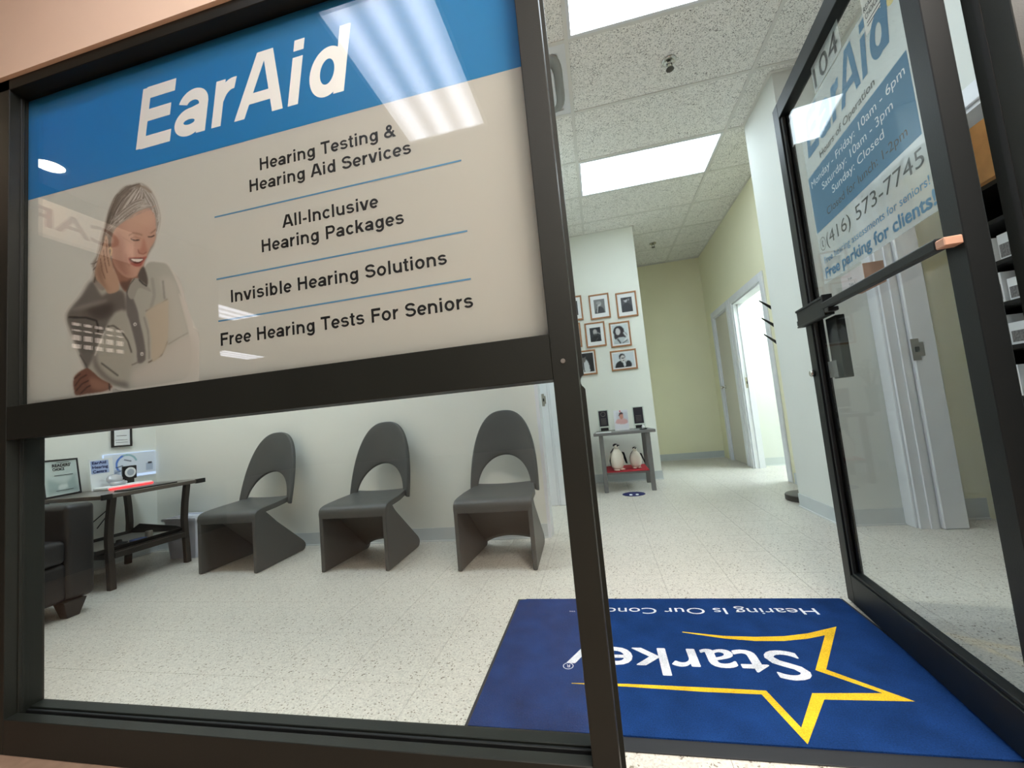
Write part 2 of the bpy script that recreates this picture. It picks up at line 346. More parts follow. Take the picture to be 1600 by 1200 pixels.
def text(mb, body, org, right, up, width, cap, shear=0.0, bold=0.0, n=0.0, fit='left', space=1.0, sans=False):
    """lay `body` from org along right over `width` metres with capital height `cap`; n lifts it off the surface"""
    v, f = _text(body, shear, bold, space, sans)
    if (bold, sans) not in _cap:
        h, _ = _text('H', 0, bold, 1.0, sans); _cap[(bold, sans)] = (h[:, 1].max()-h[:, 1].min()-(2*bold if not sans else 0))
    y0 = 0.0
    x0, x1 = v[:, 0].min(), v[:, 0].max(); sx = width/(x1-x0); sy = cap/_cap[(bold, sans)]
    org, right, up = Vector(org), Vector(right).normalized(), Vector(up).normalized(); nn = right.cross(up)
    mb.add([org+right*((p[0]-x0)*sx)+up*((p[1]-y0)*sy)+nn*(n+p[2]) for p in v], f)
    return mb

# ================================================================== SETTING
CEIL = 3.067
T = 0.10
for k_ in ('pwhite', 'pblue'):
    nt = M[k_].node_tree; bs = nt.nodes['Principled BSDF']; tr_ = nt.nodes.new('ShaderNodeBsdfTranslucent'); mx_ = nt.nodes.new('ShaderNodeMixShader')
    tr_.inputs[0].default_value = bs.inputs['Base Color'].default_value; mx_.inputs[0].default_value = .6
    nt.links.new(bs.outputs[0], mx_.inputs[1]); nt.links.new(tr_.outputs[0], mx_.inputs[2]); nt.links.new(mx_.outputs[0], nt.nodes['Material Output'].inputs[0])
# floor: base slab + vinyl tiles as pieces
floor = MB().box(-4.2, 3.6, 1.045, 7.0, -0.05, -0.0015).build('floor', M['joint'], kind='structure')
tx0, ty0, tp = -0.696, 1.655, 0.3048
tiles = []
def proj(p):
    c = ROT.T@(np.array(p)-np.array([0, 0, CAMH]))
    return (800+FPX*c[0]/c[1], 600-FPX*c[2]/c[1], c[1])
for i in range(-12, 15):
    for j in range(-2, 18):
        x0, x1, y0, y1 = tx0+i*tp, tx0+(i+1)*tp, ty0+j*tp, ty0+(j+1)*tp
        y0 = max(y0, 1.046); 
        if y1 < 1.06 or y0 > 6.9 or x0 < -4.1 or x1 > 3.6: continue
        px, py, d = proj(((x0+x1)/2, (y0+y1)/2, 0)); vis = (-40 < px < 1640 and py < 1260)
        blocked = (x0 > 1.9 and y0 > 3.0) or (x0 > 1.75 and y0 > 5.5) or (x0 < -.5 and y0 > 3.0) or (x1 < .6 and y0 > 5.1)
        tiles.append((0 if vis and not blocked else 1, d, (x0, x1, y0, y1)))
tiles.sort(key=lambda t: (t[0], t[1]))
g = .0006
_tm = {}
rest = MB()
for k, (hid, d, (x0, x1, y0, y1)) in enumerate(tiles):
    if k < 300 and not hid:
        key = round(y1-y0, 4)
        if key not in _tm:
            o = MB().box(g, tp-g, g, (y1-y0)-g, -.0014, 0, bv=.0004).build('floor_tile', M['floor'], floor); _tm[key] = o.data; o.location = (x0, y0, 0)
        else:
            o = bpy.data.objects.new('floor_tile', _tm[key]); COL.objects.link(o); o.parent = floor; o.location = (x0, y0, 0)
    else: rest.box(x0+g, x1-g, y0+g, y1-g, -.0014, 0)
rest.build('floor_tile', M['floor'], floor, kind='stuff')

# walls
def wall(name, m, *boxes):
    b = MB()
    for q in boxes: b.box(*q)
    return b.build(name, m, kind='structure')
XL = -3.93
wall('wall_left', M['wallw'], (XL-T, XL, 1.045, 3.05, 0, CEIL))
wb = wall('wall_back', M['wallw'], (XL, -0.445, 2.95, 3.07, 0, CEIL))
MB().box(-.447, -.422, 2.945, 3.075, 0, CEIL).build('trim_1', M['trim'], kind='structure')
wall('wall_alcove', M['wallw'], (-1.6, -0.39, 3.97, 4.07, 0, CEIL), (-.49, -.39, 4.07, 5.06, 0, CEIL), (-1.7, -1.6, 3.0, 4.07, 0, CEIL))
wall('wall_pictures', M['wallp'], (-.49, .635, 5.06, 5.18, 0, CEIL), (.535, .635, 5.18, 6.62, 0, CEIL))
wall('wall_hall_back', M['wallc'], (.535, 1.745, 6.62, 6.72, 0, CEIL))
# hall right wall with door_2 (closed) and an open doorway
HX = 1.745
wall('wall_hall_right', M['wallc'], (HX, HX+.11, 6.25, 6.72, 0, CEIL), (HX, HX+.11, 5.43, 5.64, 0, CEIL), (HX, HX+.11, 5.64, 6.25, 2.02, CEIL),
     (HX, HX+.11, 4.52, 5.43, 2.02, CEIL), (HX, HX+.11, 3.53, 4.52, 0, CEIL))
wall('wall_column', M['walln'], (1.41, HX+.03, 2.985, 3.53, 0, CEIL))
wall('wall_side_room', M['wallc'], (1.775, 2.23, 3.04, 3.14, 0, CEIL), (2.23, 3.6, 3.04, 3.14, 0, CEIL), (3.5, 3.6, 1.045, 3.04, 0, CEIL))
wall('wall_right', M['walln'], (1.765, 1.875, 2.90, 3.04, 0, CEIL), (1.765, 1.875, 1.045, 2.90, 2.06, CEIL), (1.765, 1.875, 1.045, 1.75, 0, 2.06))
wall('wall_far_room', M['walln'], (HX+.11, 3.4, 5.53, 5.63, 0, CEIL), (3.3, 3.4, 3.14, 5.53, 0, CEIL))
# baseboards: vinyl cove base with a light foot
def baseb(name, pts, h=.10):
    b = MB()
    for (x0, y0, x1, y1, nx, ny) in pts:
        t = .006
        xs = sorted((x0, x1)); ys = sorted((y0, y1))
        if nx: X0, X1 = sorted((x0, x0+nx*t)); b.use(0).box(X0, X1, ys[0], ys[1], 0.002, h); X0, X1 = sorted((x0, x0+nx*.014)); b.use(1).box(X0, X1, ys[0], ys[1], 0, .010)
        else: Y0, Y1 = sorted((y0, y0+ny*t)); b.use(0).box(xs[0], xs[1], Y0, Y1, 0.002, h); Y0, Y1 = sorted((y0, y0+ny*.014)); b.use(1).box(xs[0], xs[1], Y0, Y1, 0, .010)
    return b.build(name, [M['base'], M['baseline']], kind='structure')
baseb('baseboard_back', [(XL, 2.95, -.447, 2.95, 0, -1)]); baseb('baseboard_left', [(XL, 1.06, XL, 2.95, 1, 0)])
baseb('baseboard_pictures', [(-.39, 5.06, .641, 5.06, 0, -1), (.635, 5.055, .635, 6.62, 1, 0)])
baseb('baseboard_hall', [(.64, 6.62, HX-.006, 6.62, 0, -1), (HX, 3.53, HX, 4.40, -1, 0)])
baseb('baseboard_column', [(1.41, 2.98, 1.41, 3.53, -1, 0), (1.405, 2.985, 1.765, 2.985, 0, -1), (1.41, 3.53, HX, 3.53, 0, 1)])
baseb('baseboard_side_room', [(1.99, 3.04, 2.215, 3.04, 0, -1)], .125); baseb('baseboard_far_room', [(1.87, 5.53, 3.3, 5.53, 0, -1)])
# door casings / jambs
def casing_x(name, X, y0, y1, h, depth=.11, cw=.085, ct=.018):
    """opening in a wall along Y whose visible face is at X (facing -X)"""
    b = MB()
    b.box(X-ct, X, y0-cw, y0, 0, h+cw, .004).box(X-ct, X, y1, y1+cw, 0, h+cw, .004).box(X-ct, X, y0, y1, h, h+cw, .004)
    b.box(X-.002, X+depth+.002, y0-.001, y0+.018, 0, h).box(X-.002, X+depth+.002, y1-.018, y1+.001, 0, h).box(X-.002, X+depth+.002, y0, y1, h-.018, h+.001)
    b.box(X+.045, X+.08, y0+.018, y0+.030, 0, h-.018).box(X+.045, X+.08, y1-.030, y1-.018, 0, h-.018)
    return b.build(name, M['trim'], kind='structure')
casing_x('trim_2', HX, 5.64, 6.25, 2.02)
d2 = struct('door_2', (HX+.03, 6.23, 0))
MB().box(HX+.012, HX+.047, 5.665, 6.228, .008, 2.0, .003).build('door_leaf', M['doorp'], d2)
MB().lathe([(.0, 0), (.024, 0), (.024, -.006), (.009, -.008), (.009, -.035), (.020, -.042), (.024, -.055), (.016, -.066), (.0, -.068)], (HX+.012, 6.17, 1.02), 16, 'x').build('door_knob', M['chrome'], d2, True)
casing_x('trim_3', HX, 4.52, 5.43, 2.02)
casing_x('trim_4', 1.765, 1.83, 2.90, 2.06, .11, .085)
MB().box(1.86, 1.985, 2.855, 3.04, 0, 2.06, .006).build('trim_5', M['trim'], kind='structure')
# alcove door casing (only its right side shows beside the mullion)
MB().box(-.545, -.475, 3.95, 3.97, 0, 2.15, .004).box(-.475, -.455, 3.956, 3.97, 0, 2.1, .003).box(-.455, -.388, 3.945, 3.97, 0, 2.15, .006).build('trim_6', M['trim'], kind='structure')
def strike(x0, x1, y, z0, z1, ax='y', par=None, label='', dark=True):
    t = thing('strike_plate', label, 'strike plate', ((x0+x1)/2 if ax == 'y' else y, y if ax == 'y' else (x0+x1)/2, z0))
    b, h = MB(), MB(); w_ = x1-x0; zz = z1-z0; xm = x0+w_*.66
    if ax == 'y':
        b.prism([(x0, y, z0), (xm, y, z0), (xm, y, z0+zz*.18), (x1, y, z0+zz*.18), (x1, y, z1-zz*.18), (xm, y, z1-zz*.18), (xm, y, z1), (x0, y, z1)], (0, -.002, 0))
        h.box(x0+w_*.28, x0+w_*.62, y-.0035, y-.002, z0+zz*.38, z0+zz*.62)
    else:
        b.prism([(y, x0, z0), (y, xm, z0), (y, xm, z0+zz*.18), (y, x1, z0+zz*.18), (y, x1, z1-zz*.18), (y, xm, z1-zz*.18), (y, xm, z1), (y, x0, z1)], (-.002, 0, 0))
        h.box(y-.0035, y-.002, x0+w_*.28, x0+w_*.62, z0+zz*.38, z0+zz*.62)
    b.build('plate', M['steel'], t); h.build('latch_hole', M['black'], t)
strike(1.852, 1.915, 2.853, .985, 1.115, label='small steel strike plate on the white jamb seen through the glass door')
strike(1.765, 1.80, 5.410, .965, 1.095, label='small steel strike plate on the jamb of the open lit doorway')
strike(-.535, -.495, 3.9495, .955, 1.075, label='small steel strike plate on the casing behind the rightmost chair')
sw = thing('light_switch', 'small white light switch on the wall between the two hall doors', 'light switch', (HX, 5.545, 1.6))
MB().box(HX-.006, HX, 5.51, 5.58, 1.58, 1.69, .002).build('plate', M['trim'], sw); MB().box(HX-.012, HX-.006, 5.538, 5.552, 1.625, 1.65).build('rocker', M['paper'], sw)

# ------------------------------------------------------------------ ceiling: grid, tiles, lights
ceil = MB().box(-4.03, 3.6, 1.045, 6.72, CEIL+.012, CEIL+.06).build('ceiling', M['grid'], kind='structure')
GX = [-3.613, -2.393, -1.173, 0.047, 1.267, 2.487, 3.6]; GY = [1.084+.6096*k for k in range(10)]
gb = MB()
for x in GX: gb.box(x-.012, x+.012, 1.045, 6.62, CEIL-.004, CEIL+.012)
for y in GY: gb.box(-3.93, 3.6, y-.012, y+.012, CEIL-.0035, CEIL+.012)
gb.box(-.572, -.548, GY[2], GY[3], CEIL-.0033, CEIL+.012)
for (x0, x1, y0, y1) in ((1.39, 1.41, 2.985, 3.53), (1.39, 1.765, 2.965, 2.985), (1.725, 1.745, 3.53, 6.62), (.635, 1.745, 6.60, 6.62), (.635, .655, 5.04, 6.62), (-.39, .655, 5.04, 5.06), (1.745, 1.765, 1.05, 2.985), (-3.93, -.42, 2.93, 2.95)):
    gb.box(x0, x1, y0, y1, CEIL-.004, CEIL+.012)
gb.build('ceiling_grid', M['grid'], ceil)
LIGHTS = {(3, 1): 1, (3, 4): 2, (1, 1): 3, (0, 1): 4, (5, 1): 5, (5, 5): 6, (1, 6): 7, (5, 2): 8}
def ceiling_light(x0, x1, y0, y1, z, label, pm=None, tubes=False, grp=None):
    t = thing('ceiling_light', label, 'ceiling light', ((x0+x1)/2, (y0+y1)/2, z), 0, grp)
    f = .018
    MB().box(x0, x1, y0, y0+f, z-.006, z+.01).box(x0, x1, y1-f, y1, z-.006, z+.01).box(x0, x0+f, y0+f, y1-f, z-.006, z+.01).box(x1-f, x1, y0+f, y1-f, z-.006, z+.01).build('frame', M['panelf'], t)
    MB().box(x0+f, x1-f, y0+f, y1-f, z-.001, z+.006).build('diffuser', pm or M['panel'], t)
lab = {1: 'large lit ceiling panel nearest the window, cut off by the top of the photo', 2: 'lit ceiling panel in the middle of the hall ceiling, behind the nearer sprinkler',
       3: 'lit ceiling panel above the row of grey chairs', 4: 'lit ceiling panel above the corner side table', 5: 'lit ceiling panel in the room with the brochure rack', 6: 'lit ceiling panel in the room behind the open hall doorway', 7: 'lit ceiling panel above the alcove', 8: 'second lit panel in the brochure room'}
_cm = {}
for i in range(len(GX)-1):
    for j in range(len(GY)-1):
        x0, x1, y0, y1 = GX[i]+.011, GX[i+1]-.011, GY[j]+.011, GY[j+1]-.011
        if (i, j) == (3, 1) or (i, j) in LIGHTS:
            n = LIGHTS[(i, j)]
            if n in (7, 8): pass
            else:
                ceiling_light(x0, x1, y0, y1, CEIL, lab[n], M['panel'] if n <= 2 else M['fillp'] if n not in (3, 4) else M['lowp']); continue
        cells = [(x0, x1)]
        if i == 2 and j == 2: cells = [(x0, -.572)]
        if x1 > 3.4 or y1 > 6.75: pass
        for (a, b) in cells:
            key = (round(b-a, 3), round(y1-y0, 3))
            if key not in _cm:
                o = MB().box(0, b-a, 0, y1-y0, .001, .011, .002).build('ceiling_tile', M['tile'], ceil); _cm[key] = o.data
            else: o = bpy.data.objects.new('ceiling_tile', _cm[key]); COL.objects.link(o); o.parent = ceil
            o.location = (a, y0, CEIL+.0)
vt = thing('air_vent', 'square white air diffuser in the ceiling beside the dark mullion', 'air vent', (-.25, GY[2]+.305, CEIL))
vx0, vx1, vy0, vy1 = -.548, .036, GY[2]+.011, GY[3]-.011
def ring(mb, x0, x1, y0, y1, z0, ix, iz, t=.004):
    mb.add([(x0, y0, z0), (x1, y0, z0), (x1, y1, z0), (x0, y1, z0), (x0+ix, y0+ix, iz), (x1-ix, y0+ix, iz), (x1-ix, y1-ix, iz), (x0+ix, y1-ix, iz)], [(0, 1, 5, 4), (1, 2, 6, 5), (2, 3, 7, 6), (3, 0, 4, 7)])
b = MB(); b.box(vx0, vx1, vy0, vy1, CEIL+.004, CEIL+.010); ring(b, vx0, vx1, vy0, vy1, CEIL-.002, .05, CEIL-.004); b.build('frame', M['panelf'], vt)
vcx, vcy = (vx0+vx1)/2, (vy0+vy1)/2
def sq_ring(prof, e=5.0, n=48):
    vs = []
    for r_, z in prof:
        for k in range(n):
            a = 2*PI*k/n; c_, s_ = math.cos(a), math.sin(a); q = (abs(c_)**e+abs(s_)**e)**(-1/e); vs.append((vcx+r_*q*c_, vcy+r_*q*s_, CEIL+z))
    return MB().add(vs, [(j_*n+k, (j_+1)*n+k, (j_+1)*n+(k+1) % n, j_*n+(k+1) % n) for j_ in range(len(prof)-1) for k in range(n)]+[tuple((len(prof)-1)*n+k for k in range(n))])
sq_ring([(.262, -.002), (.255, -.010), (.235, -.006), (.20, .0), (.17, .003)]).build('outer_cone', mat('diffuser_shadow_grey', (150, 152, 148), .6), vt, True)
sq_ring([(.20, -.010), (.205, -.020), (.195, -.034), (.15, -.038), (0.01, -.038)]).build('centre_plate', M['panelf'], vt, True)
def sprinkler(x, y, label, k=1.0):
    t = thing('sprinkler', label, 'sprinkler', (x, y, CEIL), 0); t.scale = (1, 1, 1)
    MB().lathe([(.0, .0), (.046, .0), (.044, -.007), (.030, -.014), (.024, -.005), (0, -.005)], (x, y, CEIL), 24).build('escutcheon', M['chrome'], t, True)
    b = MB().lathe([(0, -.004), (.010, -.004), (.012, -.02), (.008, -.024), (0, -.024)], (x, y, CEIL), 12).tube([(x-.013, y, CEIL-.02), (x-.016, y, CEIL-.04), (x-.004, y, CEIL-.055)], .005, 6).tube([(x+.013, y, CEIL-.02), (x+.016, y, CEIL-.04), (x+.004, y, CEIL-.055)], .005, 6)
    b.build('body', M['chrome'], t, True); MB().lathe([(0, -.055), (.024, -.057), (.025, -.062), (0, -.063)], (x, y, CEIL), 16).build('deflector', M['sprk'], t)
sprinkler(.683, 2.65, 'chrome sprinkler head in the large fissured ceiling tile near the window'); sprinkler(.963, 5.73, 'tiny sprinkler head in the far hall ceiling')

ceiling_light(-1.16, -.56, 3.10, 3.70, CEIL-.012, 'unseen fill panel added above the alcove, hidden by the poster', M['midp'])  # added out of sight to brighten the hall and picture wall
ceiling_light(2.3, 3.2, 4.7, 5.3, CEIL-.012, 'unseen fill panel added in the room behind the open hall doorway', M['fillp'])  # extra panel, added so more light spills through the doorway into the hall
# ================================================================== STOREFRONT
YF, YB, YG = .95, 1.045, 1.0
WX0, WX1 = -1.87, -.097         # clear opening between left jamb and mullion
win = struct('window_1', (WX0, 1.0, 0))
def fr(name, *boxes, m='frame', bv=.0015, par=None):
    b = MB()
    for q in boxes: b.box(*q, bv)
    return b.build(name, M[m], par or win)
fr('left_jamb', (WX0-.06, WX0, YF, YB, 0, 2.20))
fr('glazing_stop', (WX0-.002, WX0+.004, YG-.022, YG-.012, 1.06, 2.15), (WX0-.002, WX0+.004, YG-.020, YG-.010, .10, .955))
fr('head', (WX0-.06, .96, YF, YB, 2.160, 2.20), (WX0, WX1, YG+.004, YB, 2.128, 2.162))
fr('mid_rail', (WX0, WX1, YF, YB, .950, 1.058), (WX0, WX1, YG+.004, YB, 1.058, 1.078))
fr('sill', (WX0, WX1, YF, YG-.018, 0, .101), (WX0, WX1, YG-.018, YG+.008, 0, .080), (WX0, WX1, YG+.008, YB, 0, .101))
fr('sill_gasket', (WX0, WX1, YG-.018, YG-.006, .080, .092), (WX0, WX1, YG+.0, YG+.008, .080, .096), m='gasket')
# mullion with the strike recess cut into its door side
mz0, mz1 = 1.018-.03, 1.018+.032
mx0, mx1 = -.097, -.038
fr('mullion', (mx0, mx1, YF, YB-.02, 0, 2.16))
b = MB().prism([(mx0, YB-.02, 0), (mx1+.010, YB-.02, 0)]+[(mx1+a, YB-.02, z) for a, z in ((.010, .924), (.007, .929), (.003, .933), (.0008, .939), (.0005, .947), (.002, .953), (.006, .958), (.010, .961))]+[(mx1+.010, YB-.02, 2.16), (mx0, YB-.02, 2.16)], (0, .02, 0)); b.build('door_stop', M['frame'], win)
fr('right_jamb', (.884, .96, YF, YB, 0, 2.16))
fr('jamb_groove', (.8825, .8842, 1.005, 1.018, 0, 2.16), m='gasket', bv=0)
MB().box(WX0, WX1, YG-.005, YG-.001, .085, .952).build('lower_pane', M['glass'], win)
MB().box(WX0, WX1, YG-.012, YG-.006, 1.06, 2.155).build('upper_pane', M['pglass'], win)
b = MB()
for (x, y, z) in ((-.07, YF, .99),): b.lathe([(0, 0), (.006, 0), (.005, -.002), (0, -.002)], (x, y, z), 12, 'y')
b.build('screw', M['steel'], win)
MB().box(-.028, .884, .965, 1.06, 0, .004).build('trim_7', M['steel'], kind='structure')   # threshold plate

# corridor shell outside
MB().box(-9, 5, -9, .965, -.05, -.0005).build('floor_corridor', M['mallfloor'], kind='structure')
MB().box(-4.05, 5, YF-.012, YB, 2.20, 3.07).build('wall_bulkhead', M['beige'], kind='structure')
MB().box(-4.05, WX0-.06, YF-.005, YB, 0, 2.20).build('wall_front_left', M['beige'], kind='structure')
MB().box(.96, 5, YF-.005, YB, 0, 2.20).build('wall_front_right', M['mallwall'], kind='structure')
b = MB().box(-9, 5, -9, .95, 3.03, 3.08); b.build('ceiling_corridor', M['mallceil'], kind='structure')
MB().box(-4.15, -4.05, -1.75, .95, 0, 3.03).build('wall_corridor_left', M['mallwall'], kind='structure')
MB().box(-9.1, -9, -9, .95, 0, 3.03).box(-9, 5, -9.1, -9, 0, 3.03).box(5, 5.1, -9, 1.1, 0, 3.03).build('wall_corridor_far', M['mallwall'], kind='structure')
# troffer whose louvre and three tubes mirror in the poster glass
def troffer(x0, x1, y0, y1, label, m='tube'):
    t = thing('corridor_light', label, 'ceiling light', ((x0+x1)/2, (y0+y1)/2, 3.03)); z = 3.03
    MB().box(x0-.02, x1+.02, y0-.02, y0, z-.012, z).box(x0-.02, x1+.02, y1, y1+.02, z-.012, z).box(x0-.02, x0, y0, y1, z-.012, z).box(x1, x1+.02, y0, y1, z-.012, z).build('frame', M['panelf'], t)
    MB().box(x0, x1, y0, y1, z-.003, z-.001).build('diffuser', M[m], t)
m, N, L, bb = newmat('tube_diffuser')
tc = N.new('ShaderNodeTexCoord'); sx = N.new('ShaderNodeSeparateXYZ'); L.new(tc.outputs['Object'], sx.inputs[0])
q = N.new('ShaderNodeMath'); q.operation = 'MULTIPLY'; q.inputs[1].default_value = 2*PI/.195; L.new(sx.outputs['X'], q.inputs[0])
c = N.new('ShaderNodeMath'); c.operation = 'COSINE'; L.new(q.outputs[0], c.inputs[0])
n = N.new('ShaderNodeTexNoise'); n.inputs['Scale'].default_value = 70; L.new(tc.outputs['Object'], n.inputs['Vector'])
r = N.new('ShaderNodeMapRange'); r.inputs['From Min'].default_value = -1; r.inputs['To Min'].default_value = .55*MALL; r.inputs['To Max'].default_value = 1.3*MALL; L.new(c.outputs[0], r.inputs['Value'])
mu = N.new('ShaderNodeMath'); mu.operation = 'MULTIPLY'; L.new(r.outputs[0], mu.inputs[0])
r2 = N.new('ShaderNodeMapRange'); r2.inputs['To Min'].default_value = .75; r2.inputs['To Max'].default_value = 1.25; L.new(n.outputs['Fac'], r2.inputs['Value']); L.new(r2.outputs[0], mu.inputs[1])
bb.inputs['Emission Color'].default_value = (*s2l((240, 242, 255)), 1); L.new(mu.outputs[0], bb.inputs['Emission Strength'])
M['tube'] = m
troffer(-1.18, -.59, -.76, .46, 'corridor ceiling light mirrored in the blue band of the window poster')
troffer(.55, 1.15, -.70, .50, 'unseen fill light added over the corridor in front of the open door', 'fill_lamp')  # added fill, placed where the poster glass cannot mirror it; brightens poster and bulkhead
troffer(2.2, 2.8, -.70, .50, 'unseen fill light added over the corridor right of the shop front', 'fill_lamp')  # also added fill for the shop front
troffer(.55, 1.15, -3.2, -2.0, 'unseen fill light added over the corridor behind the camera', 'fill_lamp')  # added fill from behind the camera
troffer(-6.1, -5.5, -3.9, -2.7, 'corridor ceiling light mirrored beside the lower poster lines')
troffer(-8.8, -8.2, -6.9, -5.7, 'farther corridor ceiling light mirrored low in the poster')
dl = thing('downlight', 'round warm downlight mirrored at the left of the poster', 'ceiling light', (-3.74, -.13, 3.03))
MB().lathe([(0, 0), (.10, 0), (.10, -.01), (.085, -.012), (.08, -.006), (0, -.006)], (-3.74, -.13, 3.03), 28).build('ring', M['panelf'], dl, True)
MB().lathe([(0, -.007), (.075, -.007), (.07, -.012), (0, -.014)], (-3.74, -.13, 3.03), 28).build('lamp', M['spot'], dl, True)
sg = thing('lit_sign', 'white lightbox sign with red letters, mirrored at the left edge of the poster', 'sign', (-4.05, -.6, 2.58))
MB().box(-4.05, -3.99, -.86, .16, 2.60, 2.88, .004).build('lightbox', M['cafe'], sg)
text(MB(), 'CAFE', (-3.988, -.74, 2.665), (0, 1, 0), (0, 0, 1), .74, .15, bold=.02, n=0.001).build('lettering', M['caferd'], sg)
w2 = struct('window_2', (-4.05, -.6, 1.7))
MB().box(-4.045, -4.035, -.80, -.42, 1.74, 1.96).build('lit_pane', M['cafewin'], w2)
b = MB()
for k in range(6): y = -.80+k*.076; b.box(-4.045, -4.02, y-.008, y+.008, 1.72, 1.98)
for z in (1.72, 1.785, 1.86, 1.905, 1.96): b.box(-4.045, -4.02, -.81, -.41, z, z+.028)
b.build('glazing_bar', M['frame'], w2)

# corridor lamp light: a warm lamp washing the bulkhead and the frame's upper left
def area(name, loc, rot, sx_, sy_, power, col):
    l = bpy.data.lights.new(name, 'AREA'); l.shape = 'RECTANGLE'; l.size = sx_; l.size_y = sy_; l.energy = power; l.color = col
    o = bpy.data.objects.new(name, l); COL.objects.link(o); o.location = loc; o.rotation_euler = rot; return o

# ================================================================== WINDOW POSTER
YP = YG
pst = thing('window_poster', 'large white window poster with blue top band, service lines and a laughing grey-haired woman', 'poster', (WX0, YP, 1.07))
zB = .916+CAMH                      # lower edge of the blue band
MB().box(WX0, WX1+.002, YP-.001, YP+.002, 1.06, zB).build('white_field', M['pwhite'], pst)
MB().box(WX0, WX1+.002, YP-.001, YP+.002, zB, 2.155).build('blue_band', M['pblue'], pst)
YT = YP-.0016
def pline(body, pl, pr, cap_px, m, bold=.022, shear=0.0, name='lettering', dz=0.0):
    a = aty(*pl, YP); c = aty(*pr, YP); z = (a.z+c.z)/2+dz
    mb = MB(); text(mb, body, (a.x, YT, z), (1, 0, 0), (0, 0, 1), c.x-a.x, cap_px, shear=shear, bold=bold, sans=.185)
    return mb.build(name, m, pst)
ea = MB(); text(ea, 'EarAid', (-1.388, YT, 1.857), (1, 0, 0), (0, 0, 1), .802, .204, shear=.20, sans=.20); ea.build('lettering', M['white_ink'], pst)
pline('Hearing Testing &', (407, 266), (619.5, 214), .0385, M['ink'])
pline('Hearing Aid Services', (391, 301), (643, 240), .0385, M['ink'])
pline('All-Inclusive', (442, 356), (592, 325), .0385, M['ink'])
pline('Hearing Packages', (410, 393.5), (632, 351), .0385, M['ink'])
pline('Invisible Hearing Solutions', (362, 473), (699, 413), .0385, M['ink'])
pline('Free Hearing Tests For Seniors', (346, 541), (740, 480), .0385, M['ink'])
for (a, c) in (((336, 339), (721, 252)), ((339, 436), (730.5, 362)), ((342, 502), (736, 436))):
    p, q = aty(*a, YP), aty(*c, YP); z = (p.z+q.z)/2
    MB().box(p.x, q.x, YT-.0002, YT+.0004, z-.0022, z+.0022).build('rule_line', M['rule'], pst)

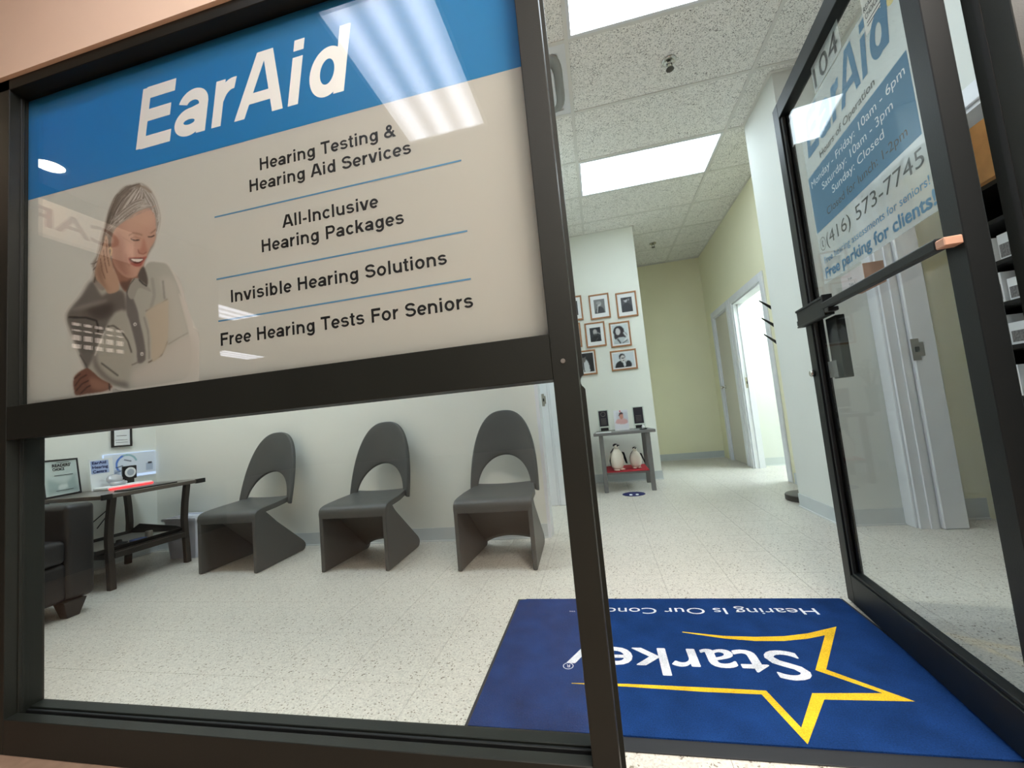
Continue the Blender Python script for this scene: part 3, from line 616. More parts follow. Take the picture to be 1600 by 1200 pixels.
# ---- painted prints: rasters turned into coloured mesh
def spline(pts, k=6):
    P = [np.array(p, float) for p in pts]; n = len(P); out = []
    for i in range(n):
        p0, p1, p2, p3 = P[i-1], P[i], P[(i+1) % n], P[(i+2) % n]
        for t in np.arange(k)/k:
            out.append(.5*((2*p1)+(-p0+p2)*t+(2*p0-5*p1+4*p2-p3)*t*t+(-p0+3*p1-3*p2+p3)*t**3))
    return np.array(out)
def blur(a, r):
    if r <= 0: return a
    k = np.exp(-np.arange(-3*math.ceil(r), 3*math.ceil(r)+1)**2/(2*r*r)); k /= k.sum()
    p = len(k)//2
    a = np.pad(a, p, mode='edge')
    a = np.apply_along_axis(lambda v: np.convolve(v, k, 'valid'), 0, a)
    return np.apply_along_axis(lambda v: np.convolve(v, k, 'valid'), 1, a)
class Paint:
    def __init__(s, x0, y0, x1, y1, step, bg):
        s.xs = np.arange(x0, x1+step/2, step); s.ys = np.arange(y0, y1+step/2, step); s.step = step
        s.X, s.Y = np.meshgrid(s.xs, s.ys); s.rgb = np.zeros(s.X.shape+(3,))+np.array(bg, float); s.a = np.zeros(s.X.shape)
    def mask(s, pts, sm=True):
        P = spline(pts) if sm else np.array(pts, float); m = np.zeros(s.X.shape, bool); n = len(P)
        for i in range(n):
            (xa, ya), (xb, yb) = P[i], P[(i+1) % n]
            if ya == yb: continue
            c = ((ya > s.Y) != (yb > s.Y)) & (s.X < (xb-xa)*(s.Y-ya)/(yb-ya)+xa); m ^= c
        return m.astype(float)
    def fill(s, pts, col, bl=.6, op=1.0, sm=True, clip=None, cover=True):
        m = blur(s.mask(pts, sm), bl/s.step)*op
        if clip is not None: m = m*clip
        s.rgb = s.rgb*(1-m[..., None])+np.array(col, float)*m[..., None]
        if cover: s.a = np.maximum(s.a, m)
        return m
    def stroke(s, pts, wd, col, bl=.5, op=1.0, cover=False):
        m = np.zeros(s.X.shape)
        for (a, b_) in zip(pts[:-1], pts[1:]):
            a, b_ = np.array(a, float), np.array(b_, float); d = b_-a; t = np.clip(((s.X-a[0])*d[0]+(s.Y-a[1])*d[1])/(d@d+1e-9), 0, 1)
            m = np.maximum(m, (np.hypot(s.X-a[0]-t*d[0], s.Y-a[1]-t*d[1]) < wd/2).astype(float))
        m = blur(m, bl/s.step)*op; s.rgb = s.rgb*(1-m[..., None])+np.array(col, float)*m[..., None]
        if cover: s.a = np.maximum(s.a, m)
    def mesh(s, name, P, parent, thr=.02, m='print', full=False):
        H, W = s.X.shape; keep = (s.a > thr) | full
        idx = -np.ones((H, W), int); fs = []
        q = keep[:-1, :-1] | keep[1:, :-1] | keep[:-1, 1:] | keep[1:, 1:]
        use = np.zeros((H, W), bool); use[:-1, :-1] |= q; use[1:, :-1] |= q; use[:-1, 1:] |= q; use[1:, 1:] |= q
        idx[use] = np.arange(use.sum()); I = wmat(parent).inverted()
        vs = [tuple(I@Vector(P(x, y))) for x, y in zip(s.X[use], s.Y[use])]
        jj, ii = np.nonzero(q); fs = np.stack([idx[jj+1, ii], idx[jj+1, ii+1], idx[jj, ii+1], idx[jj, ii]], 1).tolist()
        me = bpy.data.meshes.new(name); me.from_pydata(vs, [], fs); at = me.color_attributes.new('Col', 'FLOAT_COLOR', 'POINT')
        c = s.rgb[use]/255.0; c = np.where(c <= .04045, c/12.92, ((c+.055)/1.055)**2.4); c = np.concatenate([c, np.ones((len(c), 1))], 1)
        at.data.foreach_set('color', c.astype(np.float32).ravel()); me.materials.append(M[m]); me.update()
        o = bpy.data.objects.new(name, me); COL.objects.link(o); o.parent = parent; return o
def c4(*p): return [(90+x/5.4545, 280+y/5.4545) for x, y in p]
def c5(*p): return [(90+x/6.3136, 430+y/6.3136) for x, y in p]
pt = Paint(100, 282, 312, 622, .8, (208, 201, 192))
# shirt and right-hand sleeve (fading into white towards the right)
SH = pt.fill(c4((330, 850), (250, 960), (150, 1060))+c5((112, 370), (103, 450), (130, 540), (165, 650), (215, 750), (262, 860), (285, 940), (420, 1020), (520, 1075), (620, 1100), (700, 1118), (830, 1100), (950, 1085), (1150, 1050), (1290, 1000), (1330, 800), (1300, 570), (1250, 380), (1200, 180))+c4((1060, 1000), (1010, 860), (940, 735), (860, 712), (790, 712), (740, 760), (700, 820), (620, 870), (540, 900), (440, 850)), (176, 173, 162))
pt.fill(c5((900, 860), (1100, 700), (1300, 570), (1380, 700), (1380, 1010), (1100, 1070), (900, 1100), (760, 1110), (740, 960)), (198, 191, 181), 5, .9)
pt.fill(c5((1000, 40), (1150, 40), (1230, 300), (1290, 560), (1110, 640), (1100, 400), (1090, 240)), (192, 187, 176), 4, .8)
pt.fill(c5((345, 60), (240, 210), (150, 320), (106, 380), (104, 450), (160, 600), (230, 780), (290, 910), (340, 850), (400, 700), (470, 560), (520, 440), (560, 370), (520, 250), (430, 190)), (112, 106, 100), 2.0)
pt.fill(c5((470, 190), (590, 150), (660, 175), (684, 300), (680, 350), (560, 370), (500, 420), (400, 440), (250, 420), (260, 330), (400, 290)), (106, 98, 92), 2)
pt.fill(c5((300, 330), (520, 270), (560, 330), (500, 410), (380, 420)), (66, 58, 54), 4, .8)
pt.fill(c5((150, 330), (330, 270), (480, 240), (480, 270), (320, 320), (170, 350)), (158, 150, 142), 2, .6)
pt.fill(c5((520, 470), (590, 380), (660, 350), (720, 560), (745, 740), (740, 880), (690, 1060), (600, 1090), (480, 1040), (400, 960), (380, 860), (420, 720), (470, 560)), (172, 168, 156), 2.5)
pt.fill(c5((350, 840), (400, 960), (500, 1045), (600, 1090), (700, 1112), (690, 1060), (560, 1030), (470, 960), (400, 860), (390, 760)), (120, 114, 108), 2.5, .9)
for P_, w_, c_, o_ in (([(120, 415), (290, 420), (390, 450), (410, 520), (400, 580)], 2.6, (40, 36, 34), .9), ([(500, 505), (560, 500), (640, 560), (700, 650), (735, 760)], 2.2, (84, 78, 72), .9),
        ([(440, 870), (520, 930), (600, 990)], 2.4, (80, 76, 70), .8), ([(470, 560), (420, 680), (375, 790)], 2.4, (206, 198, 188), .8), ([(230, 790), (290, 890), (300, 930)], 2.4, (80, 74, 70), .8),
        ([(740, 885), (870, 830)], 1.4, (96, 88, 80), .9), ([(905, 860), (1030, 790), (1085, 660)], 1.8, (80, 66, 54), .9), ([(1100, 680), (1200, 620), (1290, 570)], 1.2, (140, 132, 122), .8),
        ([(880, 355), (1000, 300), (1085, 240)], 1.4, (110, 100, 88), .9), ([(940, 40), (960, 200), (930, 320)], 5, (150, 147, 138), .6), ([(1045, 60), (1060, 230)], 3, (134, 130, 122), .7), ([(860, 420), (900, 560), (910, 820)], 3, (140, 136, 128), .7)):
    pt.stroke(c5(*P_), w_, c_, .8, o_)
pt.fill(c5((885, 358), (1085, 246), (1100, 330), (1098, 560), (1080, 700), (1030, 790), (940, 850), (930, 650), (905, 480)), (190, 176, 156), 1.2, .95)
pt.fill(c5((690, 110), (735, 190), (795, 350), (812, 440), (862, 660), (870, 830), (800, 862), (780, 700), (720, 470), (690, 380), (680, 240)), (112, 106, 102), 1.0)
for (x, y) in ((728, 208), (770, 485), (838, 778)):
    a_ = c5((x, y))[0]; pt.fill([(a_[0]+2.6*math.cos(t), a_[1]+3.0*math.sin(t)) for t in np.arange(8)*PI/4], (206, 202, 196), .4); pt.stroke([a_, (a_[0]+.6, a_[1]+.6)], 1.6, (90, 84, 80), .4, .9)
# lower hand
pt.fill(c5((163, 1070), (175, 1000), (235, 945), (300, 918), (350, 950), (430, 1020), (520, 1070), (540, 1110), (440, 1150), (300, 1170), (190, 1185), (170, 1130)), (122, 84, 70), .8)
pt.fill(c5((330, 1010), (430, 1040), (515, 1080), (520, 1130), (400, 1140), (330, 1090)), (160, 120, 102), 3, .8)
for P_ in ([(180, 1090), (230, 1020), (290, 985)], [(190, 1140), (250, 1070), (310, 1040)], [(235, 1165), (290, 1110), (330, 1090)], [(175, 1020), (230, 975)]): pt.stroke(c5(*P_), 1.8, (62, 36, 30), .7, .9)
pt.stroke(c5((515, 1075), (520, 1135)), 2, (60, 50, 46), .5, .9)
# hair behind, neck, face
pt.fill(c4((310, 880), (335, 800), (300, 730), (345, 650), (375, 560), (400, 440), (425, 330), (465, 210), (520, 120), (580, 65), (650, 50), (710, 38), (780, 80), (830, 160), (862, 250), (875, 350), (850, 460), (825, 560), (780, 640), (740, 740), (775, 850), (762, 912), (700, 860), (640, 800), (480, 760), (440, 900), (380, 950)), (152, 142, 132), .8)
pt.fill(c4((310, 880), (330, 780), (375, 560), (410, 440), (470, 420), (470, 560), (450, 700), (400, 820)), (112, 98, 86), 2, .85)
pt.fill(c4((470, 680), (600, 700), (720, 760), (700, 840), (640, 860), (590, 960), (540, 900), (510, 840)), (150, 106, 88), 1.0)
pt.fill(c4((540, 880), (600, 870), (640, 850), (600, 950), (560, 930)), (96, 72, 62), 1.5, .8)
FC = pt.fill(c4((590, 350), (680, 285), (790, 250), (832, 300), (845, 420), (835, 520), (790, 600), (752, 690), (725, 770), (680, 828), (610, 842), (550, 810), (500, 750), (468, 660), (462, 560), (480, 460), (520, 400)), (200, 158, 138), .8)
pt.fill(c4((462, 500), (540, 470), (590, 640), (600, 760), (640, 835), (560, 815), (490, 740), (462, 640)), (156, 108, 90), 5, .75, clip=FC)
pt.fill(c4((600, 330), (800, 262), (840, 360), (700, 440), (600, 430)), (210, 170, 148), 5, .7, clip=FC)
pt.fill(c4((600, 560), (680, 560), (700, 640), (640, 660), (590, 620)), (212, 164, 146), 4, .7, clip=FC)
pt.fill(c4((735, 500), (760, 570), (770, 630), (720, 640), (690, 620), (720, 580)), (182, 124, 106), 1.6, .8, clip=FC)
pt.stroke(c4((690, 600), (700, 632), (735, 640), (760, 625)), 1.4, (140, 84, 70), .6, .8)
pt.stroke(c4((615, 480), (650, 460), (700, 468), (725, 480)), 1.8, (150, 112, 92), .8, .9); pt.stroke(c4((800, 462), (830, 440), (848, 425)), 1.6, (140, 104, 86), .7, .9)
pt.stroke(c4((632, 512), (660, 524), (700, 520)), 1.9, (66, 44, 40), .5, .95); pt.stroke(c4((778, 492), (805, 494), (828, 482)), 1.7, (60, 42, 38), .5, .95)
pt.stroke(c4((630, 500), (665, 494), (715, 508)), 1.0, (150, 104, 88), .5, .7)
pt.stroke(c4((560, 500), (600, 520), (640, 545)), 1.0, (170, 124, 106), .6, .7); pt.stroke(c4((545, 700), (550, 760), (590, 810)), 1.4, (166, 116, 100), .8, .7); pt.stroke(c4((590, 640), (590, 700), (620, 745)), 1.3, (168, 116, 98), .8, .7)
pt.fill(c4((606, 672), (660, 668), (720, 668), (765, 660), (740, 700), (715, 740), (670, 745), (630, 722)), (168, 90, 80), .7)
pt.fill(c4((615, 680), (670, 676), (735, 676), (722, 704), (690, 722), (645, 712)), (90, 36, 32), .4)
pt.fill(c4((632, 682), (680, 680), (732, 680), (718, 698), (690, 706), (655, 700)), (240, 232, 222), .4)
# hair in front
HR = pt.fill(c4((400, 470), (420, 350), (460, 220), (520, 125), (580, 68), (650, 50), (710, 38), (780, 80), (830, 160), (862, 250), (878, 340), (860, 440), (842, 470), (850, 380), (832, 290), (800, 235), (720, 262), (640, 300), (570, 360), (500, 410), (440, 430)), (184, 176, 166), .8)
random.seed(11)
def strands(A, B, n, cols, w0, w1, op):
    A, B = np.array(A, float), np.array(B, float)
    for k in range(n):
        t = random.random(); P = A+(B-A)*t+np.random.RandomState(k).uniform(-5, 5, A.shape)*.6
        tt = np.linspace(0, len(P)-1, 22); i0 = np.clip(tt.astype(int), 0, len(P)-2); fr_ = (tt-i0)[:, None]; fr_ = fr_*fr_*(3-2*fr_)*.35+fr_*.65
        Q = P[i0]*(1-fr_)+P[i0+1]*fr_; a0 = random.randint(0, 8); a1 = random.randint(14, 22)
        pt.stroke(c4(*[tuple(q) for q in Q[a0:a1]]), random.uniform(w0, w1), random.choice(cols), .35, op)
GR = [(104, 92, 82), (128, 116, 106), (150, 140, 130), (214, 206, 198), (236, 231, 226), (190, 182, 172)]
pt.fill(c4((410, 450), (440, 320), (500, 200), (560, 250), (520, 380)), (128, 114, 102), 4, .6, clip=HR)
strands([(700, 42), (590, 62), (490, 150), (440, 280), (410, 420), (385, 520)], [(715, 60), (700, 120), (650, 205), (590, 290), (520, 360), (430, 440)], 60, GR, .8, 1.5, .6)
strands([(700, 44), (600, 64), (500, 150), (448, 280), (415, 420), (390, 520)], [(705, 50), (640, 90), (560, 180), (500, 270), (450, 380), (410, 470)], 22, [(92, 80, 70), (112, 100, 90)], 1.0, 1.8, .5)
strands([(715, 48), (795, 108), (845, 190), (872, 290), (874, 390), (850, 470)], [(722, 66), (770, 150), (812, 215), (842, 290), (856, 380), (846, 450)], 18, GR, .7, 1.2, .65)
strands([(395, 480), (365, 590), (335, 700), (305, 790), (318, 860)], [(440, 470), (425, 560), (400, 640), (385, 690), (372, 760)], 34, [(92, 78, 68), (120, 106, 94), (170, 158, 146), (206, 196, 186), (70, 58, 50)], .8, 1.4, .65)
strands([(700, 52), (655, 110), (590, 200), (530, 290), (450, 400)], [(735, 100), (745, 165), (725, 225), (670, 275), (585, 335)], 46, GR, .8, 1.5, .62)
strands([(712, 60), (730, 120), (760, 180), (790, 225), (800, 262)], [(725, 70), (775, 150), (812, 215), (835, 262), (846, 330)], 22, GR, .8, 1.3, .6)
strands([(440, 440), (520, 385), (580, 335), (645, 285), (720, 248), (812, 232)], [(470, 350), (530, 285), (600, 225), (660, 185), (720, 165), (800, 190)], 40, [(112, 100, 90), (140, 128, 118), (206, 198, 190), (160, 150, 140), (228, 222, 216)], .8, 1.6, .6)
for k in range(16):
    x = 590+k*15; pt.stroke(c4((x, 352-(x-590)*.46+random.uniform(-8, 4)), (x+26, 330-(x-590)*.46+random.uniform(-4, 10))), 1.3, random.choice([(206, 166, 146), (190, 170, 156), (170, 150, 138)]), .45, .7)
for P_ in ([(345, 700), (318, 722), (292, 722)], [(350, 730), (322, 760), (308, 775)], [(335, 800), (325, 850), (316, 884)]): pt.stroke(c4(*P_), 1.3, (84, 70, 62), .4, .85, cover=True)
pt.stroke(c4((690, 55), (750, 75), (800, 115)), 3, (134, 116, 98), 1, .8)
pt.fill(c4((735, 745), (770, 840), (765, 912), (720, 880), (690, 820)), (92, 82, 76), 1.0)
# collar
pt.fill(c4((640, 862), (690, 850), (770, 910), (800, 960), (700, 930), (660, 1010), (625, 1020), (600, 960)), (160, 156, 146), .7)
pt.stroke(c4((595, 965), (620, 900), (660, 850)), 1.6, (90, 84, 78), .6, .9); pt.stroke(c4((700, 858), (730, 890), (762, 912)), 2, (50, 46, 44), .6, .9)
# raised hand over the ear
HA = pt.fill(c4((345, 700), (360, 650), (395, 560), (415, 480), (435, 520), (440, 590), (455, 660), (480, 760), (515, 830), (530, 900), (520, 955), (440, 975), (400, 920), (340, 860), (325, 790)), (190, 154, 130), .8)
pt.fill(c4((330, 790), (380, 700), (400, 860), (440, 960), (380, 900)), (142, 108, 88), 3, .8, clip=HA)
for P_ in ([(370, 680), (385, 780), (410, 850)], [(395, 600), (410, 720), (430, 800)], [(420, 520), (425, 640), (445, 740)]): pt.stroke(c4(*P_), 1.3, (120, 86, 70), .6, .85)
pt.stroke(c4((440, 600), (455, 580), (468, 610), (460, 650)), 2.0, (212, 180, 130), .5, .9)
pt.rgb = pt.rgb*pt.a[..., None].clip(0, 1)+np.array((222, 216, 208.))*(1-pt.a[..., None].clip(0, 1)) if False else pt.rgb
pt.mesh('portrait_print', lambda x, y: (lambda p: Vector((p.x, YP-.0018, p.z)))(aty(x, min(y, 640), YP)), pst)

# ================================================================== GLASS DOOR (open, swung inwards)
HG = Vector((.823, 1.062, 0)); far = Vector((.903, 1.958, 0))
du = (HG-far).normalized(); dn = Vector((-du.y, du.x, 0)).normalized()     # du: from free edge to hinge; dn: into the room side
if dn.x < 0: dn = -dn
DX = Matrix(((du.x, dn.x, 0, far.x), (du.y, dn.y, 0, far.y), (0, 0, 1, 0), (0, 0, 0, 1)))   # door space: u, n, z
DW = .90
door = struct('door_1', (far+du*DW))
tag(door, 'open black framed glass entrance door with a push bar')
def dbox(name, m, *boxes, bv=.002, par=None, smooth=False):
    b = MB()
    for q in boxes: b.box(*q, bv, DX) if bv else b.box(*q, X=DX)
    return b.build(name, M[m], par or door)
dbox('free_stile', 'door', (0, .058, 0, .045, .012, 2.125)); dbox('glazing_bead', 'gasket', (.058, .074, .006, .018, .135, 2.05), (.058, .074, .026, .040, .135, 2.05))
dbox('hinge_stile', 'door', (DW-.060, DW, 0, .045, .012, 2.125))
dbox('top_rail', 'door', (.058, DW-.06, 0, .045, 2.055, 2.125)); dbox('bottom_rail', 'door', (.058, DW-.06, 0, .045, .012, .128), (.058, DW-.06, .006, .039, .128, .140))
dbox('glass_pane', 'dglass', (.060, DW-.058, .020, .026, .132, 2.058), bv=0)
dbox('push_bar', 'door', (.26, DW-.032, -.034, -.010, 1.160, 1.188), bv=.004); dbox('bar_bracket', 'tan', (DW-.032, DW-.002, -.034, 0, 1.160, 1.180)); 
lp = dbox('lock_guard', 'door', (.0, .27, -.026, -.001, 1.138, 1.212)); dbox('lock_lip', 'door', (.0, .272, -.030, -.026, 1.204, 1.213), (.0, .272, -.030, -.026, 1.138, 1.145), (.262, .274, -.032, 0, 1.138, 1.215), bv=.001)
dbox('latch_bolt', 'door', (-.022, .004, -.022, -.006, 1.150, 1.172))
dbox('bar_post', 'black', (.28, .31, -.034, 0, 1.145, 1.160))
dbox('inside_paddle', 'black', (.075, .165, .045, .075, .905, 1.150)); dbox('paddle_plate', 'greywood', (.083, .157, .0275, .0295, .91, .975), bv=0)
b = MB(); cpt = DX@Vector((.018, 0, .938)); b.lathe([(0, 0), (.014, 0), (.0145, -.012), (.011, -.016), (0, -.016)], (0, 0, 0), 20, 'y')
R_ = DX.copy(); R_.translation = cpt; b.v = [tuple(R_@Vector(p)) for p in b.v]; cyl = b.build('lock_cylinder', M['chrome'], door, True)
def dP(u, z, n=.0185): return DX@Vector((u, n, z))
def dtext(par, body, u0, u1, z, cap, m, bold=.0, shear=0.0, n=.0262, slope=0.0):
    if n < .02: n = .0261
    mb = MB(); a = dP(u0, z, n); text(mb, body, a, du, (0, 0, 1), u1-u0, cap, shear=shear, bold=bold, sans=(.215 if body == 'EarAid' else False)); return mb.build('lettering', M[m], par)
hp = thing('hours_poster', 'blue and white opening hours decal on the open glass door', 'decal', dP(.47, 1.27, .018))
dbox('clear_film', 'dfilm', (.165, .80, .0268, .0274, 1.275, 1.945), bv=0, par=hp)
dbox('blue_field', 'dblue', (.172, .792, .0264, .0267, 1.478, 1.705), bv=0, par=hp)
dtext(hp, 'EarAid', .20, .765, 1.775, .155, 'dblue', bold=.035, shear=.20)
dtext(hp, 'Hours of Operation', .29, .655, 1.722, .024, 'ink', bold=.01)
dtext(hp, 'Monday - Friday: 10am - 6pm', .19, .775, 1.655, .027, 'dwhite', n=.0178); dtext(hp, 'Saturday: 10am - 3pm', .27, .71, 1.608, .027, 'dwhite', n=.0178)
dtext(hp, 'Sunday: Closed', .335, .655, 1.561, .027, 'dwhite', n=.0178); dtext(hp, 'Closed for lunch: 1-2pm', .275, .745, 1.507, .027, 'grey_ink', n=.0178)
dtext(hp, '(416) 573-7745', .235, .785, 1.405, .046, 'grey_ink')
mb = MB(); cc = dP(.205, 1.425, .0262); ringp = []
for k in range(28):
    a = 2*PI*k/28
    for rr in (.026, .023): ringp.append(cc+du*rr*math.cos(a)*.9+Vector((0, 0, rr*math.sin(a))))
mb.add(ringp, [(2*k, (2*k+2) % 56, (2*k+3) % 56, 2*k+1) for k in range(28)])
hs = [dP(.205+x, 1.425+z, .0262) for x, z in ((-.004, .013), (.004, .013), (.004, .007), (0, .006), (0, -.006), (.005, -.007), (.005, -.013), (-.003, -.013), (-.006, -.008), (-.006, .008))]
mb.add(hs, [tuple(range(10))]); mb.build('telephone_symbol', M['grey_ink'], hp)
dtext(hp, 'Free hearing assessments for seniors!', .195, .79, 1.348, .024, 'dblue', bold=.008); dtext(hp, 'Free parking for clients!', .188, .80, 1.292, .038, 'dblue', bold=.03)
un = thing('unit_number', 'black unit number 104 on the glass near the top of the open door', 'number', dP(.42, 1.95, .018))
dbox('backing', 'paper', (.335, .53, .0188, .0194, 1.975, 2.052), bv=0, par=un) if False else None
dtext(un, '104', .335, .515, 1.962, .070, 'ink', bold=.006)
dbox('clear_film', 'dfilm', (.325, .53, .0268, .0274, 1.95, 2.05), bv=0, par=un)
st = thing('award_sticker', 'small white award sticker at the top of the open glass door', 'sticker', dP(.70, 1.87, .018))
dbox('sticker_face', 'paper', (.655, .745, .0266, .0274, 1.872, 1.985), bv=.0002, par=st)
dtext(st, 'READERS', .662, .738, 1.935, .016, 'ink', .01, n=.0262); dtext(st, 'CHOICE', .665, .725, 1.912, .016, 'ink', .01, n=.0262)
b = MB(); 
for z in (1.899, 1.889): b.box(.668, .735, .0262, .0265, z, z+.003, X=DX)
b.build('print_lines', M['ink'], st)
s2 = thing('round_sticker', 'small yellow round sticker at the top right of the door glass', 'sticker', dP(.775, 1.87, .018))
b = MB(); b.lathe([(0, 0), (.018, 0), (.018, -.0006), (0, -.0006)], (0, 0, 0), 24, 'y'); R_ = DX.copy(); R_.translation = dP(.772, 1.872, .0272); b.v = [tuple(R_@Vector(p)) for p in b.v]; b.build('sticker_face', mat('sticker_yellow', (222, 204, 130), .6), s2)
s3 = thing('corner_sticker', 'faded white sticker in the upper corner of the door glass', 'sticker', dP(.10, 1.96, .018))
dbox('sticker_face', 'dfilm', (.078, .145, .0268, .0274, 1.90, 2.01), bv=0, par=s3); dbox('sticker_border', 'grey_ink', (.082, .086, .0262, .0265, 1.905, 2.005), (.137, .141, .0262, .0265, 1.905, 2.005), bv=0, par=s3)
lb = thing('leaflet_box', 'small white box of free leaflets behind the door glass above the push bar', 'box', dP(.33, 1.19, .04))
dbox('front', 'pinkish', (.275, .425, .034, .037, 1.197, 1.268), bv=0, par=lb); dbox('side', 'tan', (.425, .428, .034, .090, 1.197, 1.268), (.275, .278, .037, .090, 1.197, 1.268), (.278, .425, .087, .090, 1.197, 1.268), (.278, .425, .037, .087, 1.197, 1.20), bv=0, par=lb)
dtext(lb, 'Free', .325, .350, 1.240, .010, 'grey_ink', n=.0335); dtext(lb, 'Take 1', .325, .366, 1.218, .010, 'grey_ink', n=.0335)
dbox('hanging_tab', 'clear', (.30, .40, .026, .034, 1.19, 1.197), bv=0, par=lb)

# ================================================================== FLOOR MAT
mt = thing('floor_mat', 'blue logo door mat with a yellow star and white lettering, black rubber edge', 'door mat', (.2, 1.55, 0))
m0, m1, n0, n1 = -.476, .892, 1.127, 1.977
MB().box(m0, m1, n0, n1, 0.0005, .004, .001).build('rubber_edge', M['rubber'], mt)
MB().prism([(m0+.012, n0+.045, .004), (m1-.012, n0+.045, .004), (m1-.012, n1-.006, .004), (m0+.045, n1-.006, .004), (m0+.012, n1-.025, .004)], (0, 0, .004)).build('carpet', M['carpet'], mt)
ZM = .0083
outer = [(1066, 987), (1130, 993.5), (1180, 995), (1225, 994), (1262, 989.5), (1307, 979), (1291, 1046), (1430, 1096), (1288, 1093), (1262, 1163), (1190, 1085), (1100, 1081), (980, 1073), (893, 1068)]
inner = [(893, 1067), (980, 1068.5), (1100, 1074), (1197, 1079), (1252, 1137), (1269, 1083), (1379, 1083), (1274, 1047), (1289, 992.5), (1262, 998), (1225, 1001.5), (1180, 1001.5), (1131, 997.5), (1066, 988)]
P_ = [atz(x, y, ZM) for x, y in outer+inner]
mb = MB(); n_ = len(outer)
mb.add(P_, [(i, i+1, 2*n_-2-i, 2*n_-1-i) for i in range(n_-1)]); mb.build('star_outline', M['yellow'], mt)
a, c = atz(1257, 1050, ZM), atz(893, 1022, ZM)
mb = MB(); text(mb, 'Starkey', (.545, 1.578, ZM), (-1, 0, 0), (0, -1, 0), .545+.205, .148, bold=.012); mb.build('lettering', M['cwhite'], mt)
mb = MB(); text(mb, 'Hearing Is Our Concern', (.744, 1.882, ZM), (-1, 0, 0), (0, -1, 0), .744+.185, .050, bold=.0); mb.build('lettering', M['cwhite'], mt)
mb = MB(); text(mb, 'TM', (-.195, 1.855, ZM), (-1, 0, 0), (0, -1, 0), .025, .010); mb.build('lettering', M['cwhite'], mt)
mb = MB(); ringp = []
for k in range(24):
    a = 2*PI*k/24
    for rr in (.018, .0155): ringp.append(Vector((-.198+rr*math.cos(a), 1.462+rr*math.sin(a), ZM)))
mb.add(ringp, [(2*k, (2*k+2) % 48, (2*k+3) % 48, 2*k+1) for k in range(24)]); text(mb, 'R', (-.192, 1.470, ZM), (-1, 0, 0), (0, -1, 0), .012, .016); mb.build('registered_mark', M['cwhite'], mt)

